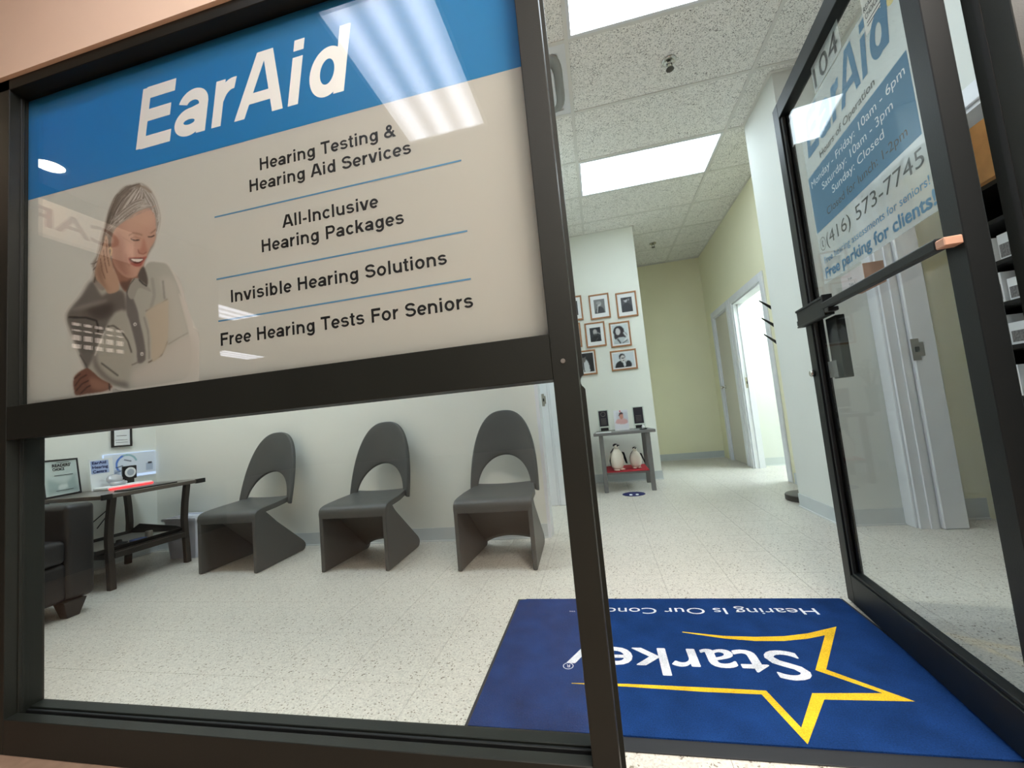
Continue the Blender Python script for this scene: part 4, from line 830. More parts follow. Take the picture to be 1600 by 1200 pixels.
# ================================================================== CHAIRS
def make_chair():
    r = thing('lounge_chair', '', 'chair', (0, 0, 0))
    hw = .238; L_ = M['leather']
    def taper(y): return 1-.10*max(0, min(1, y/.5))
    # side panels
    prof = [(0.0, 0.0), (0.0, .33), (.004, .365), (.020, .392), (.10, .388), (.135, .345), (.472, .078), (.494, .052), (.497, .030), (.485, .010), (.465, .0)]
    for s_ in (-1, 1):
        b = MB(); vs = []; 
        for inn in (0, 1):
            for (y, z) in prof:
                x = s_*(hw*taper(y)-inn*.026); vs.append((x, y, z+.003 if z == 0 else z))
        n = len(prof); fs = [tuple(range(n)), tuple(range(n, 2*n))[::-1]]+[(i, n+i, n+(i+1) % n, (i+1) % n) for i in range(n)]
        if s_ > 0: fs = [f[::-1] for f in fs]
        b.add(vs, fs).build('side_panel', L_, r, mods=bevelmod(.006, 3, .5))
    # base panel: slanting sheet with an arched foot
    b = MB(); NX, NT = 14, 12; a0, a1 = Vector((0, .10, .375)), Vector((0, .476, .030)); nrm = Vector((0, (a0.z-a1.z), (a1.y-a0.y))).normalized()*.012
    top_, bot_ = [], []
    for i in range(NX+1):
        f = -1+2*i/NX; end = 1.0-.20*(1-f*f)
        for j in range(NT+1):
            p = a0.lerp(a1, end*j/NT); x = f*(hw*taper(p.y)-.012); top_.append(Vector((x, p.y, p.z))-nrm); bot_.append(Vector((x, p.y, p.z))+nrm)
    k = len(top_); W_ = NT+1; fs = []
    for i in range(NX):
        for j in range(NT):
            q = (i*W_+j, (i+1)*W_+j, (i+1)*W_+j+1, i*W_+j+1); fs.append(q); fs.append(tuple(k+v for v in q[::-1]))
        fs.append((i*W_+NT, (i+1)*W_+NT, k+(i+1)*W_+NT, k+i*W_+NT))
    b.add(top_+bot_, fs).build('base_panel', L_, r, True)
    # seat: rolled front edge, gentle dish
    b = MB(); path = [(.004, .335), (.001, .365), (.006, .388), (.020, .402), (.05, .411), (.10, .417), (.20, .424), (.30, .432), (.36, .438), (.395, .442)]
    NX = 16; vs = []
    for (y, z) in path:
        for i in range(NX+1):
            f = -1+2*i/NX; vs.append((f*hw*taper(y)*(1-.13*max(0, (y-.22)/.18)), y, z-.008*(1-f*f)*min(1, y*6)))
    fs = [(j*(NX+1)+i, j*(NX+1)+i+1, (j+1)*(NX+1)+i+1, (j+1)*(NX+1)+i) for j in range(len(path)-1) for i in range(NX)]
    def sm(o):
        s = o.modifiers.new('solid', 'SOLIDIFY'); s.thickness = .034; s.offset = -1; s.use_even_offset = True
        b_ = o.modifiers.new('bevel', 'BEVEL'); b_.width = .010; b_.segments = 3; b_.angle_limit = .7
    b.add(vs, fs).build('seat', L_, r, True, mods=sm)
    # backrest: curved horseshoe shell
    b = MB(); NA, NR = 36, 6; vs = []
    def surf(x, z):
        t = (z-.385)/.545; return Vector((x, .365+.10*t-.012*(1-t)**2-.075*(x/.24)**2*(1-.35*t)+.045, z))
    for i in range(NA+1):
        a = PI*i/NA; ca, sa = math.cos(a), math.sin(a)
        e = 2.6
        ox = .232*(abs(ca)**(2/e))*(1 if ca >= 0 else -1); oz = .385+.545*(sa**(2/2.5) if sa > 0 else 0)
        ix = .187*ca; iz = .400+.222*(sa**.95 if sa > 0 else 0)
        for j in range(NR+1):
            t = j/NR; vs.append(surf(ix+(ox-ix)*t, iz+(oz-iz)*t))
    fs = [(i*(NR+1)+j, i*(NR+1)+j+1, (i+1)*(NR+1)+j+1, (i+1)*(NR+1)+j) for i in range(NA) for j in range(NR)]
    def bmods(o):
        s = o.modifiers.new('solid', 'SOLIDIFY'); s.thickness = .030; s.offset = 0
        b_ = o.modifiers.new('bevel', 'BEVEL'); b_.width = .011; b_.segments = 3; b_.angle_limit = .7
    b.add(vs, fs).build('backrest', L_, r, True, mods=bmods)
    return r
ch0 = make_chair()
for k, (x, y, rz, lab_) in enumerate(((-2.567, 2.362, 0.0, 'grey leather cantilever chair beside the side table, leftmost of the three'), (-1.603, 2.360, 0.0, 'grey leather cantilever chair, the middle one of the three along the wall'), (-.672, 2.335, 0.0, 'grey leather cantilever chair nearest the mullion, rightmost of the three'))):
    o = ch0 if k == 0 else copy_tree(ch0); o.location = (x, y, 0); o.rotation_euler = (0, 0, rz); o['label'] = lab_; o['category'] = 'chair'; o['group'] = 'grey cantilever chairs along the wall'

# ================================================================== CORNER: side table, armchair, bin, certificates
tb = thing('side_table', 'brown topped side table with curved metal legs and a tray shelf, in the corner', 'side table', (-3.52, 2.40, 0))
MB().prism([(-3.86, 2.045, .592), (-3.19, 2.045, .592), (-3.165, 2.07, .592), (-3.165, 2.715, .592), (-3.19, 2.74, .592), (-3.86, 2.74, .592)], (0, 0, .026)).build('table_top', M['tabletop'], tb, mods=bevelmod(.004))
b = MB().box(-3.178, -3.160, 2.045, 2.10, .588, .622).box(-3.178, -3.160, 2.67, 2.742, .588, .622); b.build('corner_cap', M['blackm'], tb)
for (x, y, s_) in ((-3.215, 2.125, 1), (-3.215, 2.625, 1), (-3.80, 2.125, -1), (-3.80, 2.625, -1)):
    b = MB(); pr = [(0, 0), (-.006, .12), (-.018, .25), (-.022, .33), (-.012, .45), (.010, .592)]; b_ = []
    for (dx, z) in pr: b_.append((x+s_*dx*1.0, y, z))
    vs = []; 
    for p in b_:
        for (ax, ay) in ((-.017, -.019), (.017, -.019), (.017, .019), (-.017, .019)): vs.append((p[0]+ax, p[1]+ay, p[2]))
    n = len(b_); fs = [(0, 3, 2, 1), (4*n-4, 4*n-3, 4*n-2, 4*n-1)]+[(4*j+i, 4*j+(i+1) % 4, 4*j+4+(i+1) % 4, 4*j+4+i) for j in range(n-1) for i in range(4)]
    b.add(vs, fs).build('leg', M['tableleg'], tb, mods=bevelmod(.004))
MB().box(-3.235, -3.205, 2.14, 2.61, .195, .232, .003).box(-3.81, -3.78, 2.14, 2.61, .195, .232, .003).box(-3.79, -3.22, 2.11, 2.14, .195, .232, .003).box(-3.79, -3.22, 2.61, 2.64, .195, .232, .003).build('shelf_rail', M['tableleg'], tb)
MB().box(-3.79, -3.225, 2.13, 2.62, .230, .240).build('shelf_board', M['tableleg'], tb)
tr = thing('serving_tray', 'black rimmed tray on the lower shelf of the corner side table', 'tray', (-3.5, 2.38, .241))
MB().box(-3.72, -3.245, 2.06, 2.60, .241, .247).build('tray_floor', mat('tray_lining', (170, 170, 164), .5, 0, .12, 30), tr)
b = MB(); b.prism([(-3.245, 2.06, .241), (-3.230, 2.05, .268), (-3.230, 2.61, .268), (-3.245, 2.60, .241)], (-.006, 0, 0)).prism([(-3.72, 2.06, .241), (-3.735, 2.05, .268), (-3.735, 2.61, .268), (-3.72, 2.60, .241)], (.006, 0, 0))
b.prism([(-3.72, 2.06, .241), (-3.735, 2.05, .268), (-3.23, 2.05, .268), (-3.245, 2.06, .241)], (0, .006, 0)).prism([(-3.72, 2.60, .241), (-3.735, 2.61, .268), (-3.66, 2.615, .312), (-3.30, 2.615, .282), (-3.23, 2.61, .268), (-3.245, 2.60, .241)], (0, -.006, 0)); b.build('tray_rim', M['black'], tr)
ctl = thing('black_gadget', 'small black round gadget lying in the tray', 'gadget', (-3.40, 2.30, .248)); MB().lathe([(0, 0), (.05, 0), (.05, .008), (.02, .014), (.016, .03), (0, .032)], (-3.38, 2.28, .248), 20, sx=.8).build('gadget_body', M['black'], ctl, True)
pk = thing('blue_packet', 'small blue packet lying in the tray', 'packet', (-3.32, 2.34, .248)); MB().box(-3.35, -3.29, 2.32, 2.40, .248, .262, .003).build('packet_body', mat('packet_blue', (60, 80, 130), .5), pk)
tn = thing('small_tin', 'small dark metal tin standing in the tray', 'tin', (-3.36, 2.47, .248)); MB().lathe([(0, 0), (.022, 0), (.023, .004), (.023, .036), (.021, .04), (0, .04)], (-3.36, 2.46, .248), 18).build('tin_body', M['steel'], tn, True)
cb = MB().tube([(-3.70, 2.40, .59), (-3.72, 2.45, .55), (-3.74, 2.50, .50), (-3.78, 2.40, .40), (-3.80, 2.28, .30)], .004, 6).tube([(-3.74, 2.50, .50), (-3.77, 2.47, .42), (-3.80, 2.42, .33)], .004, 6)
cbo = cb.build('power_cable', M['black'], label='thin black cable hanging below the corner side table', cat='cable')

def oriented(p, q, zb, h, lean=0.0):
    """matrix: x along p->q, y out of the front face (towards the camera), z up"""
    p, q = Vector((*p, zb)), Vector((*q, zb)); ux = (q-p).normalized(); f = Vector((ux.y, -ux.x, 0)); up = (Vector((0, 0, 1))*math.cos(lean)-f*math.sin(lean)); ff = (f*math.cos(lean)+Vector((0, 0, 1))*math.sin(lean))
    return Matrix(((ux.x, -ff.x, up.x, p.x), (ux.y, -ff.y, up.y, p.y), (ux.z, -ff.z, up.z, p.z), (0, 0, 0, 1))), (q-p).length
def xf(b, X): b.v = [tuple(X@Vector(p)) for p in b.v]; return b
def panel_print(name, par, X, w_, h_, y, painter, res=.006, m='print'):
    pn = Paint(0, 0, w_/res, h_/res, 1, (235, 235, 235)); painter(pn, w_/res, h_/res)
    return pn.mesh(name, lambda x, yy: X@Vector((x*res, y, h_-yy*res)), par, full=True, m=m)
# big framed certificate standing on the table (its left side is cut by the frame)
X, W_ = oriented((-3.66, 2.045), (-3.80, 2.33), .619, .25, .10)
ce = thing('framed_certificate', 'framed award certificate standing on the side table, beside the armchair', 'certificate', X.translation)
xf(MB().box(0, W_, -.0, .012, 0, .012).box(0, W_, 0, .012, .248, .26).box(0, .012, 0, .012, .012, .248).box(W_-.012, W_, 0, .012, .012, .248), X).build('frame', M['blackm'], ce)
def cert(pn, w_, h_):
    pn.fill([(0, 0), (w_, 0), (w_, h_), (0, h_)], (196, 208, 202), 0, 1, False)
    pn.fill([(w_*.1, h_*.5), (w_*.35, h_*.62), (w_*.6, h_*.7), (w_*.9, h_*.45), (w_*.95, h_*.95), (w_*.08, h_*.95)], (150, 168, 164), 2, .8, False)
    pn.fill([(w_*.42, h_*.72), (w_*.62, h_*.70), (w_*.66, h_*.82), (w_*.4, h_*.84)], (214, 222, 216), 1, .9)
panel_print('certificate_print', ce, X@Matrix.Translation((.012, 0, .012)), W_-.024, .236, .004, cert)
mb = MB(); S = X
def ptext(body, x0, x1, z, cap, m, par, X, y=.002, bold=.0, shear=0.0):
    mb = MB(); text(mb, body, X@Vector((x0, y, z)), (X.to_3x3()@Vector((1, 0, 0))), (X.to_3x3()@Vector((0, 0, 1))), x1-x0, cap, bold=bold, shear=shear); return mb.build('lettering', M[m], par)
ptext("READERS'", .09, .25, .208, .020, 'ink', ce, X, bold=.04); ptext('CHOICE', .09, .19, .182, .018, 'ink', ce, X, bold=.04)
xf(MB().box(.10, .26, .002, .003, .145, .149).box(.13, .24, .002, .003, .236, .239).box(.10, .25, .002, .003, .04, .043), X).build('print_lines', M['grey_ink'], ce)
# white clinic card
X2, W2 = oriented((-3.72, 2.34), (-3.81, 2.55), .619, .2, .08)
cd = thing('clinic_card', 'white standing card with blue lettering between the certificate and the glowing display', 'card', X2.translation)
xf(MB().box(0, W2, 0, .004, 0, .235), X2).build('card_board', M['white'], cd)
xf(MB().box(.012, W2-.045, -.001, 0, .125, .222), X2).build('blue_field', mat('card_lilac', (168, 186, 226), .6), cd)
for i, s_ in enumerate(('EarAid', 'Hearing', 'Centre')): ptext(s_, .022, .022+(.135, .15, .135)[i], .197-i*.033, .020, 'navy', cd, X2, y=-.003, bold=.03)
X3 = X2
hc = thing('hearing_aid_case', 'open silver hearing aid case in front of the white card', 'case', (-3.68, 2.47, .64))
MB().lathe([(0, 0), (.045, 0), (.055, .012), (.055, .022), (.045, .028), (0, .028)], (-3.66, 2.47, .640), 24, sx=.75).build('case_base', M['silver'], hc, True)
b = MB().lathe([(0, 0), (.05, 0), (.055, .010), (.04, .022), (0, .026)], (0, 0, 0), 24, sx=1, sy=.7); b.v = [tuple(Vector((-3.705, 2.47, .685))+Matrix.Rotation(math.radians(70), 3, 'Y')@Matrix.Rotation(PI/2, 3, 'Z')@Vector(p)) for p in b.v]; b.build('case_lid', M['silver'], hc, True)
rd = thing('charging_dock', 'low white dock with a glowing red strip on the side table', 'display base', (-3.66, 2.45, .619))
MB().box(-3.74, -3.58, 2.35, 2.66, .6185, .640, .006).build('base_block', M['white'], rd); MB().box(-3.578, -3.572, 2.355, 2.655, .620, .628).build('light_strip', M['redlight'], rd)
# glowing acrylic display on the wall behind
X4, W4 = oriented((-3.918, 2.54), (-3.918, 2.935), .675, .2, 0)
gd = thing('lit_display', 'glowing blue-white display panel against the wall above the side table', 'display', X4.translation)
xf(MB().box(0, W4, 0, .010, 0, .205), X4).build('lit_panel', M['bluelit'], gd)
def disp(pn, w_, h_):
    pn.fill([(0, 0), (w_, 0), (w_, h_), (0, h_)], (226, 234, 246), 0, 1, False)
    cx, cy = w_*.42, h_*.5
    for k in range(26):
        a = PI*.75+k*PI*1.1/25; pn.stroke([(cx+h_*.42*math.cos(a), cy+h_*.42*math.sin(a)), (cx+h_*.42*math.cos(a+.13), cy+h_*.42*math.sin(a+.13))], 3.4, (86, 130, 214) if k < 15 else (150, 190, 200), .5)
    for q_ in ((.22, .62, .34, .56), (.34, .7, .5, .6), (.2, .85, .3, .78), (.38, .3, .5, .38)): pn.stroke([(w_*q_[0], h_*q_[1]), (w_*q_[2], h_*q_[3])], 2, (50, 60, 80), .5, .8)
    for q_ in ((.18, .72, .28, .95), (.3, .75, .42, .95), (.8, .55, .95, .9)): pn.fill([(w_*q_[0], h_*q_[1]), (w_*q_[2], h_*q_[1]), (w_*q_[2], h_*q_[3]), (w_*q_[0], h_*q_[3])], (150, 168, 196), .5, .6, False)
    pn.fill([(w_*.84, h_*.5), (w_*.93, h_*.5), (w_*.93, h_*.6), (w_*.84, h_*.6)], (40, 40, 50), .4, .9, False)
panel_print('display_print', gd, X4@Matrix.Translation((.004, 0, .022)), W4-.008, .18, -.0015, disp, .004)
ck = thing('square_clock', 'small black square clock with a round white dial in front of the glowing display', 'clock', (-3.80, 2.66, .66))
X5, W5 = oriented((-3.80, 2.60), (-3.80, 2.70), .668, .1, 0)
xf(MB().box(0, .10, 0, .02, 0, .105, .004), X5).build('clock_case', M['black'], ck)
b = MB().lathe([(0, 0), (.040, 0), (.040, -.003), (0, -.003)], (.05, -.0005, .0525), 28, 'y'); xf(b, X5).build('clock_dial', M['white'], ck)
b = MB().lathe([(.0, 0), (.026, 0), (.026, -.001), (0, -.001)], (.05, -.0036, .0525), 24, 'y'); xf(b, X5).build('dial_centre', mat('dial_grey', (170, 178, 190), .4), ck)
xf(MB().box(.02, .08, .002, .018, -.047, 0.001), X5).build('clock_stand', M['black'], ck)
# wall certificate
zc = aty(190, 700, 2.95).z
X6, W6 = oriented((-3.926, 2.60), (-3.926, 2.745), .935, .2, 0)
wc = thing('wall_certificate', 'black framed certificate hung on the corner wall above the glowing display', 'certificate', X6.translation)
xf(MB().box(0, W6, -.018, 0, 0, .012).box(0, W6, -.018, 0, .20, .212).box(0, .012, -.018, 0, .012, .20).box(W6-.012, W6, -.018, 0, .012, .20).box(.012, W6-.012, -.004, 0, .012, .20), X6).build('frame', M['blackm'], wc)
xf(MB().box(.012, W6-.012, -.008, -.004, .012, .20), X6).build('certificate_sheet', M['white'], wc)
xf(MB().box(.045, W6-.045, -.0088, -.008, .15, .158).box(.035, W6-.035, -.0088, -.008, .09, .094).box(.025, W6-.03, -.0088, -.008, .055, .058).box(.03, W6-.028, -.0088, -.008, .035, .038), X6).build('print_lines', M['grey_ink'], wc)
tp_ = thing('tablet', 'flat black tablet lying at the front of the side table', 'tablet', (-3.25, 2.3, .618)); MB().box(-3.33, -3.21, 2.22, 2.56, .6182, .626, .003).build('tablet_body', M['black'], tp_)
bn = thing('waste_bin', 'pale grey plastic waste bin between the side table and the first chair', 'bin', (-3.38, 2.80, 0))
def rect_lathe(prof, cx, cy):
    b = MB(); vs = []
    for (hx, hy, z) in prof: vs += [(cx-hx, cy-hy, z), (cx+hx, cy-hy, z), (cx+hx, cy+hy, z), (cx-hx, cy+hy, z)]
    n = len(prof); return b.add(vs, [(0, 3, 2, 1), tuple(4*n-4+i for i in range(4))]+[(4*j+i, 4*j+(i+1) % 4, 4*j+4+(i+1) % 4, 4*j+4+i) for j in range(n-1) for i in range(4)])
rect_lathe([(.125, .085, 0), (.155, .105, .31), (.148, .098, .31), (.118, .078, .01)], -3.37, 2.80).build('bin_body', M['bin'], bn, mods=bevelmod(.008, 2))
rect_lathe([(.155, .105, .300), (.170, .118, .300), (.170, .118, .318), (.150, .100, .318), (.150, .10, .305)], -3.37, 2.80).build('bin_rim', M['bin'], bn)

ac = thing('armchair', 'dark leather armchair with tapered wooden feet at the left edge', 'armchair', (-3.3, 1.46, 0))
D = M['darkleather']
def soft(o):
    b = o.modifiers.new('bevel', 'BEVEL'); b.width = .03; b.segments = 4; b.limit_method = 'ANGLE'
ax0, ax1, ay0, ay1 = -3.80, -2.945, 1.07, 1.885
MB().box(ax0+.05, ax1-.02, ay1-.14, ay1, .09, .615).build('armrest', D, ac, True, mods=soft); MB().box(ax0+.05, ax1-.02, ay0, ay0+.14, .09, .615).build('armrest', D, ac, True, mods=soft)
MB().box(ax0, ax0+.18, ay0+.02, ay1-.02, .09, .70).build('backrest', D, ac, True, mods=soft); MB().box(ax0+.12, ax1-.03, ay0+.12, ay1-.12, .09, .30).build('seat_base', D, ac, True, mods=soft)
MB().box(ax0+.15, ax1-.01, ay0+.14, ay1-.14, .30, .43).build('seat_cushion', D, ac, True, mods=soft)
for (x, y) in ((ax1-.06, ay1-.10), (ax1-.06, ay0+.10), (ax0+.08, ay1-.10), (ax0+.08, ay0+.10)):
    rect_lathe([(.028, .028, 0), (.045, .052, .09)], x, y).build('foot', M['darkwood'], ac, mods=bevelmod(.003))

# ================================================================== PICTURE WALL
YW = 5.06
FR = [((-.308, 1.996), (-.065, 2.304), 'w1'), ((.021, 1.977), (.264, 2.285), 'a'), ((.343, 1.952), (.585, 2.261), 'b'), ((-.065, 1.637), (.177, 1.942), 'c'), ((.227, 1.602), (.469, 1.907), 'd'), ((-.265, 1.306), (.031, 1.61), 'e'), ((.201, 1.317), (.506, 1.561), 'f'), ((-.355, 1.66), (-.115, 1.965), 'c')]
FL = ['tan framed black and white portrait half hidden by the mullion, top row', 'tan framed portrait of a person raising a hand, top row, left of the darkest one', 'tan framed dark portrait at the top right of the picture group',
      'tan framed dark portrait of a bald person with a hand raised, middle row', 'tan framed portrait of a long-haired person in white, middle row right', 'tan framed portrait of a person in a white shirt, bottom row beside the mullion', 'tan framed landscape photo of a short-haired person in black, bottom right', 'tan framed portrait hidden behind the mullion in the middle row']
def people(kind):
    def f(pn, w_, h_):
        bg = {'a': (120, 120, 120), 'b': (70, 72, 76), 'c': (44, 46, 50), 'd': (206, 216, 218), 'e': (36, 36, 38), 'f': (206, 214, 218), 'w1': (40, 40, 44)}[kind]
        pn.fill([(0, 0), (w_, 0), (w_, h_), (0, h_)], bg, 0, 1, False)
        def el(cx, cy, rx, ry, c, bl=.6, op=1): pn.fill([(w_*(cx+rx*math.cos(t)), h_*cy+w_*ry*math.sin(t)) for t in np.arange(10)*PI/5], c, bl, op)
        if kind == 'a': el(.5, .95, .42, .6, (60, 60, 64)); el(.5, .32, .17, .22, (176, 176, 176)); el(.42, .25, .2, .14, (150, 150, 150)); pn.stroke([(w_*.25, h_*.9), (w_*.35, h_*.5), (w_*.5, h_*.4)], w_*.1, (190, 190, 190), .6); pn.stroke([(w_*.45, h_*.55), (w_*.4, h_*.8)], w_*.08, (24, 24, 26), .6)
        if kind == 'b': el(.5, .9, .5, .7, (46, 48, 54)); el(.42, .2, .15, .2, (190, 190, 192)); el(.38, .1, .2, .1, (40, 40, 44)); el(.7, .18, .06, .1, (160, 160, 160)); 
        if kind == 'c': el(.5, .98, .5, .5, (24, 26, 28)); el(.48, .32, .2, .27, (176, 174, 172)); el(.48, .52, .13, .1, (60, 60, 60), 1); pn.stroke([(w_*.98, h_*.5), (w_*.8, h_*.42), (w_*.65, h_*.38)], w_*.1, (150, 150, 148), .6); pn.stroke([(w_*.5, h_*.95), (w_*.7, h_*.75)], w_*.03, (120, 120, 120), .5)
        if kind == 'd': el(.42, .36, .36, .40, (40, 34, 38)); el(.5, .6, .42, .35, (50, 42, 46)); el(.36, .35, .16, .25, (200, 200, 200)); el(.55, .95, .5, .4, (186, 194, 196)); pn.stroke([(w_*.75, h_*.45), (w_*.95, h_*.7), (w_*.7, h_*.9)], w_*.12, (214, 220, 220), .7); pn.stroke([(w_*.3, h_*.75), (w_*.45, h_*.95)], w_*.09, (60, 60, 66), .7); pn.stroke([(w_*.9, h_*.85), (w_*.6, h_*.97)], w_*.05, (60, 60, 66), .7)
        if kind in ('e', 'w1'): el(.42, .9, .36, .7, (206, 210, 212)); el(.45, .25, .17, .24, (110, 104, 100)); el(.45, .12, .18, .1, (24, 24, 26)); pn.stroke([(w_*.45, h_*.5), (w_*.47, h_*.95)], w_*.05, (30, 30, 32), .5)
        if kind == 'f': el(.42, 1.0, .36, .34, (30, 32, 36)); el(.43, .28, .15, .17, (40, 40, 44)); el(.46, .42, .125, .19, (200, 198, 196)); el(.47, .36, .10, .02, (60, 60, 62), .4); el(.48, .54, .05, .015, (90, 80, 80), .4); pn.stroke([(w_*.62, h_*.75), (w_*.6, h_*.5)], w_*.08, (200, 200, 200), .6); el(.72, .85, .14, .2, (34, 36, 40)); pn.fill([(w_*.45, h_*.66), (w_*.55, h_*.6), (w_*.58, h_*.9), (w_*.5, h_*.98)], (214, 216, 218), .5)
    return f
for (p, q_, kd), lb_ in zip(FR, FL):
    t = thing('picture_frame', lb_, 'picture', (p[0], YW, p[1]), 0, 'framed portraits on the hall wall')
    x0, z0, x1, z1 = p[0], p[1], q_[0], q_[1]; f = .018; y0, y1 = YW-.020, YW
    MB().box(x0, x1, y0, y1, z0, z0+f, .002).box(x0, x1, y0, y1, z1-f, z1, .002).box(x0, x0+f, y0, y1, z0+f, z1-f, .002).box(x1-f, x1, y0, y1, z0+f, z1-f, .002).build('frame', M['orangewood'], t)
    MB().box(x0+f, x1-f, YW-.012, YW-.002, z0+f, z1-f).build('mount', M['white'], t)
    mg = .048 if kd in 'abc' else .018
    if kd == 'w1': mg = .045
    X = Matrix.Translation((x0+f+mg*.8, YW-.0135, z0+f+mg)); panel_print('photo_print', t, X, x1-x0-2*f-1.6*mg, z1-z0-2*f-2*mg, 0, people(kd), .006)

# ================================================================== SMALL GREY TABLE with penguins
gt = thing('grey_side_table', 'grey wooden side table with a red shelf, standing under the framed portraits', 'side table', (.22, 4.66, 0))
MB().prism([(-.088, 4.40, .593), (.540, 4.40, .593), (.540, 4.47, .593), (.50, 4.93, .593), (-.05, 4.93, .593), (-.088, 4.47, .593)], (0, 0, .030)).build('table_top', M['greywood'], gt, mods=bevelmod(.004))
for (x, y) in ((-.013, 4.445), (.462, 4.445), (.462, 4.90), (-.013, 4.90)):
    MB().box(x-.022, x+.022, y-.02, y+.02, 0, .593, .003).build('leg', M['greywood'], gt)
MB().box(.01, .44, 4.44, 4.91, .182, .205, .002).build('shelf', M['greywood'], gt)
rc = thing('red_runner', 'red cloth runner on the shelf of the grey side table', 'cloth', (.22, 4.66, .205)); MB().box(.012, .438, 4.43, 4.90, .2055, .212, .002).build('cloth', M['red'], rc)
def penguin(x, y, s_, turn, label):
    t = thing('penguin_figurine', label, 'figurine', (x, y, .212), turn, 'penguin figurines on the red shelf'); X = Matrix.Translation((x, y, .212))@Matrix.Rotation(turn, 4, 'Z')@Matrix.Scale(s_, 4)
    def B(b, n, m, sm_=True): b.v = [tuple(X@Vector(p)) for p in b.v]; return b.build(n, M[m], t, sm_)
    B(MB().lathe([(0, .012), (.05, .014), (.072, .05), (.080, .10), (.076, .15), (.060, .19), (.036, .215), (.026, .228), (0, .232)], (0, 0, 0), 20, sx=.95, sy=.8), 'body', 'peng')
    B(MB().lathe([(0, .012), (.046, .016), (.068, .05), (.077, .10), (.073, .15), (.058, .19), (.036, .215), (.026, .228), (0, .232)], (0, .010, .001), 20, sx=1, sy=.82), 'back_coat', 'pengd')
    B(MB().ell((0, -.006, .245), .027, .030, .028), 'head', 'peng'); B(MB().ell((0, .002, .258), .027, .030, .020), 'head_cap', 'pengd')
    B(MB().tube([(0, -.028, .254), (0, -.05, .262), (0, -.074, .262)], [.010, .006, .002], 8), 'beak', 'pengd')
    for k in (-1, 1): B(MB().add([(k*.070, 0, .185), (k*.078, -.02, .18), (k*.105, -.012, .10), (k*.118, -.002, .055), (k*.112, .012, .06), (k*.095, .014, .11), (k*.066, .012, .185), (k*.060, 0, .188)], [(0, 1, 2, 3, 4, 5, 6, 7), (7, 6, 5, 4, 3, 2, 1, 0)]), 'flipper', 'peng' if k < 0 else 'pengd', False).modifiers.new('solid', 'SOLIDIFY').thickness = .008
    for k in (-1, 1): B(MB().ell((k*.032, -.03, .010), .026, .042, .011), 'foot', 'pengp')
penguin(.128, 4.52, 1.02, .55, 'taller white penguin figurine on the red shelf, looking right'); penguin(.325, 4.60, .82, .2, 'shorter penguin figurine on the red shelf, right of the taller one')
def plaque(x0, x1, y, z, h, label, name='acrylic_award'):
    t = thing(name, label, 'award', ((x0+x1)/2, y, z), 0, 'awards on the grey side table'); MB().box(x0-.012, x1+.012, y, y+.008, z, z+h, .002).build('clear_plaque', M['acrylic'], t)
    MB().box(x0, x1, y-.002, y, z+h*.24, z+h*.96).build('black_plate', M['plaque'], t); MB().box(x0+.008, x1-.004, y-.002, y, z+h*.03, z+h*.17).build('lower_plate', M['black'], t)
    b = MB()
    for k in range(5): b.box(x0+.02, x1-.02, y-.003, y-.002, z+h*(.34+.06*k), z+h*(.35+.06*k))
    if x0 < .1:
        for k in range(16): a = 2*PI*k/16; b.box((x0+x1)/2+.024*math.cos(a)-.003, (x0+x1)/2+.024*math.cos(a)+.003, y-.003, y-.002, z+h*.80+.024*math.sin(a)-.002, z+h*.80+.024*math.sin(a)+.002)
    b.build('engraving', M['steel'], t); MB().box(x0-.02, x1+.02, y-.02, y+.035, z-.0, z+.006, .001).build('plaque_foot', M['acrylic'], t)
plaque(-.012, .084, 4.66, .624, .24, 'clear award plaque with a navy plate, left on the grey side table'); plaque(.362, .462, 4.66, .624, .245, 'clear award plaque with a black plate, right on the grey side table')
pc = thing('photo_card', 'white leaflet stand with a smiling person, between the two award plaques', 'leaflet', (.225, 4.63, .624))
MB().box(.148, .300, 4.630, 4.634, .624, .846).build('card_board', M['white'], pc); MB().box(.148, .300, 4.634, 4.69, .624, .628).build('card_foot', M['white'], pc)
def card(pn, w_, h_):
    pn.fill([(0, 0), (w_, 0), (w_, h_), (0, h_)], (228, 230, 236), 0, 1, False); pn.fill([(w_*.2, h_*.1), (w_, h_*.1), (w_, h_*.65), (w_*.2, h_*.65)], (206, 210, 216), 1, .9, False)
    pn.fill([(w_*.1, h_*.68), (w_*.2, h_*.5), (w_*.5, h_*.45), (w_*.85, h_*.5), (w_*.95, h_*.68), (w_*.6, h_*.75)], (214, 170, 168), .6); pn.fill([(w_*.4, h_*.3), (w_*.5, h_*.18), (w_*.65, h_*.22), (w_*.68, h_*.38), (w_*.55, h_*.5), (w_*.42, h_*.42)], (196, 140, 124), .5)
    pn.fill([(w_*.36, h_*.3), (w_*.42, h_*.15), (w_*.6, h_*.12), (w_*.68, h_*.22), (w_*.5, h_*.22)], (60, 34, 36), .5); pn.stroke([(w_*.45, h_*.02), (w_*.46, h_*.09)], w_*.08, (190, 50, 60), .4)
panel_print('card_print', pc, Matrix.Translation((.150, 4.6285, .640)), .148, .204, 0, card, .006)
ds = thing('dish', 'small black dish with a white bottle on the right of the grey side table', 'dish', (.43, 4.5, .623)); MB().lathe([(0, 0), (.034, 0), (.045, .010), (.041, .010), (.03, .004), (0, .004)], (.432, 4.50, .6235), 20).build('dish_bowl', M['black'], ds, True)
bo = thing('small_bottle', 'small white bottle standing in the black dish', 'bottle', (.43, 4.5, .628)); MB().lathe([(0, 0), (.013, 0), (.014, .03), (.007, .038), (.007, .045), (0, .045)], (.432, 4.50, .628), 14).build('bottle_body', M['white'], bo, True)
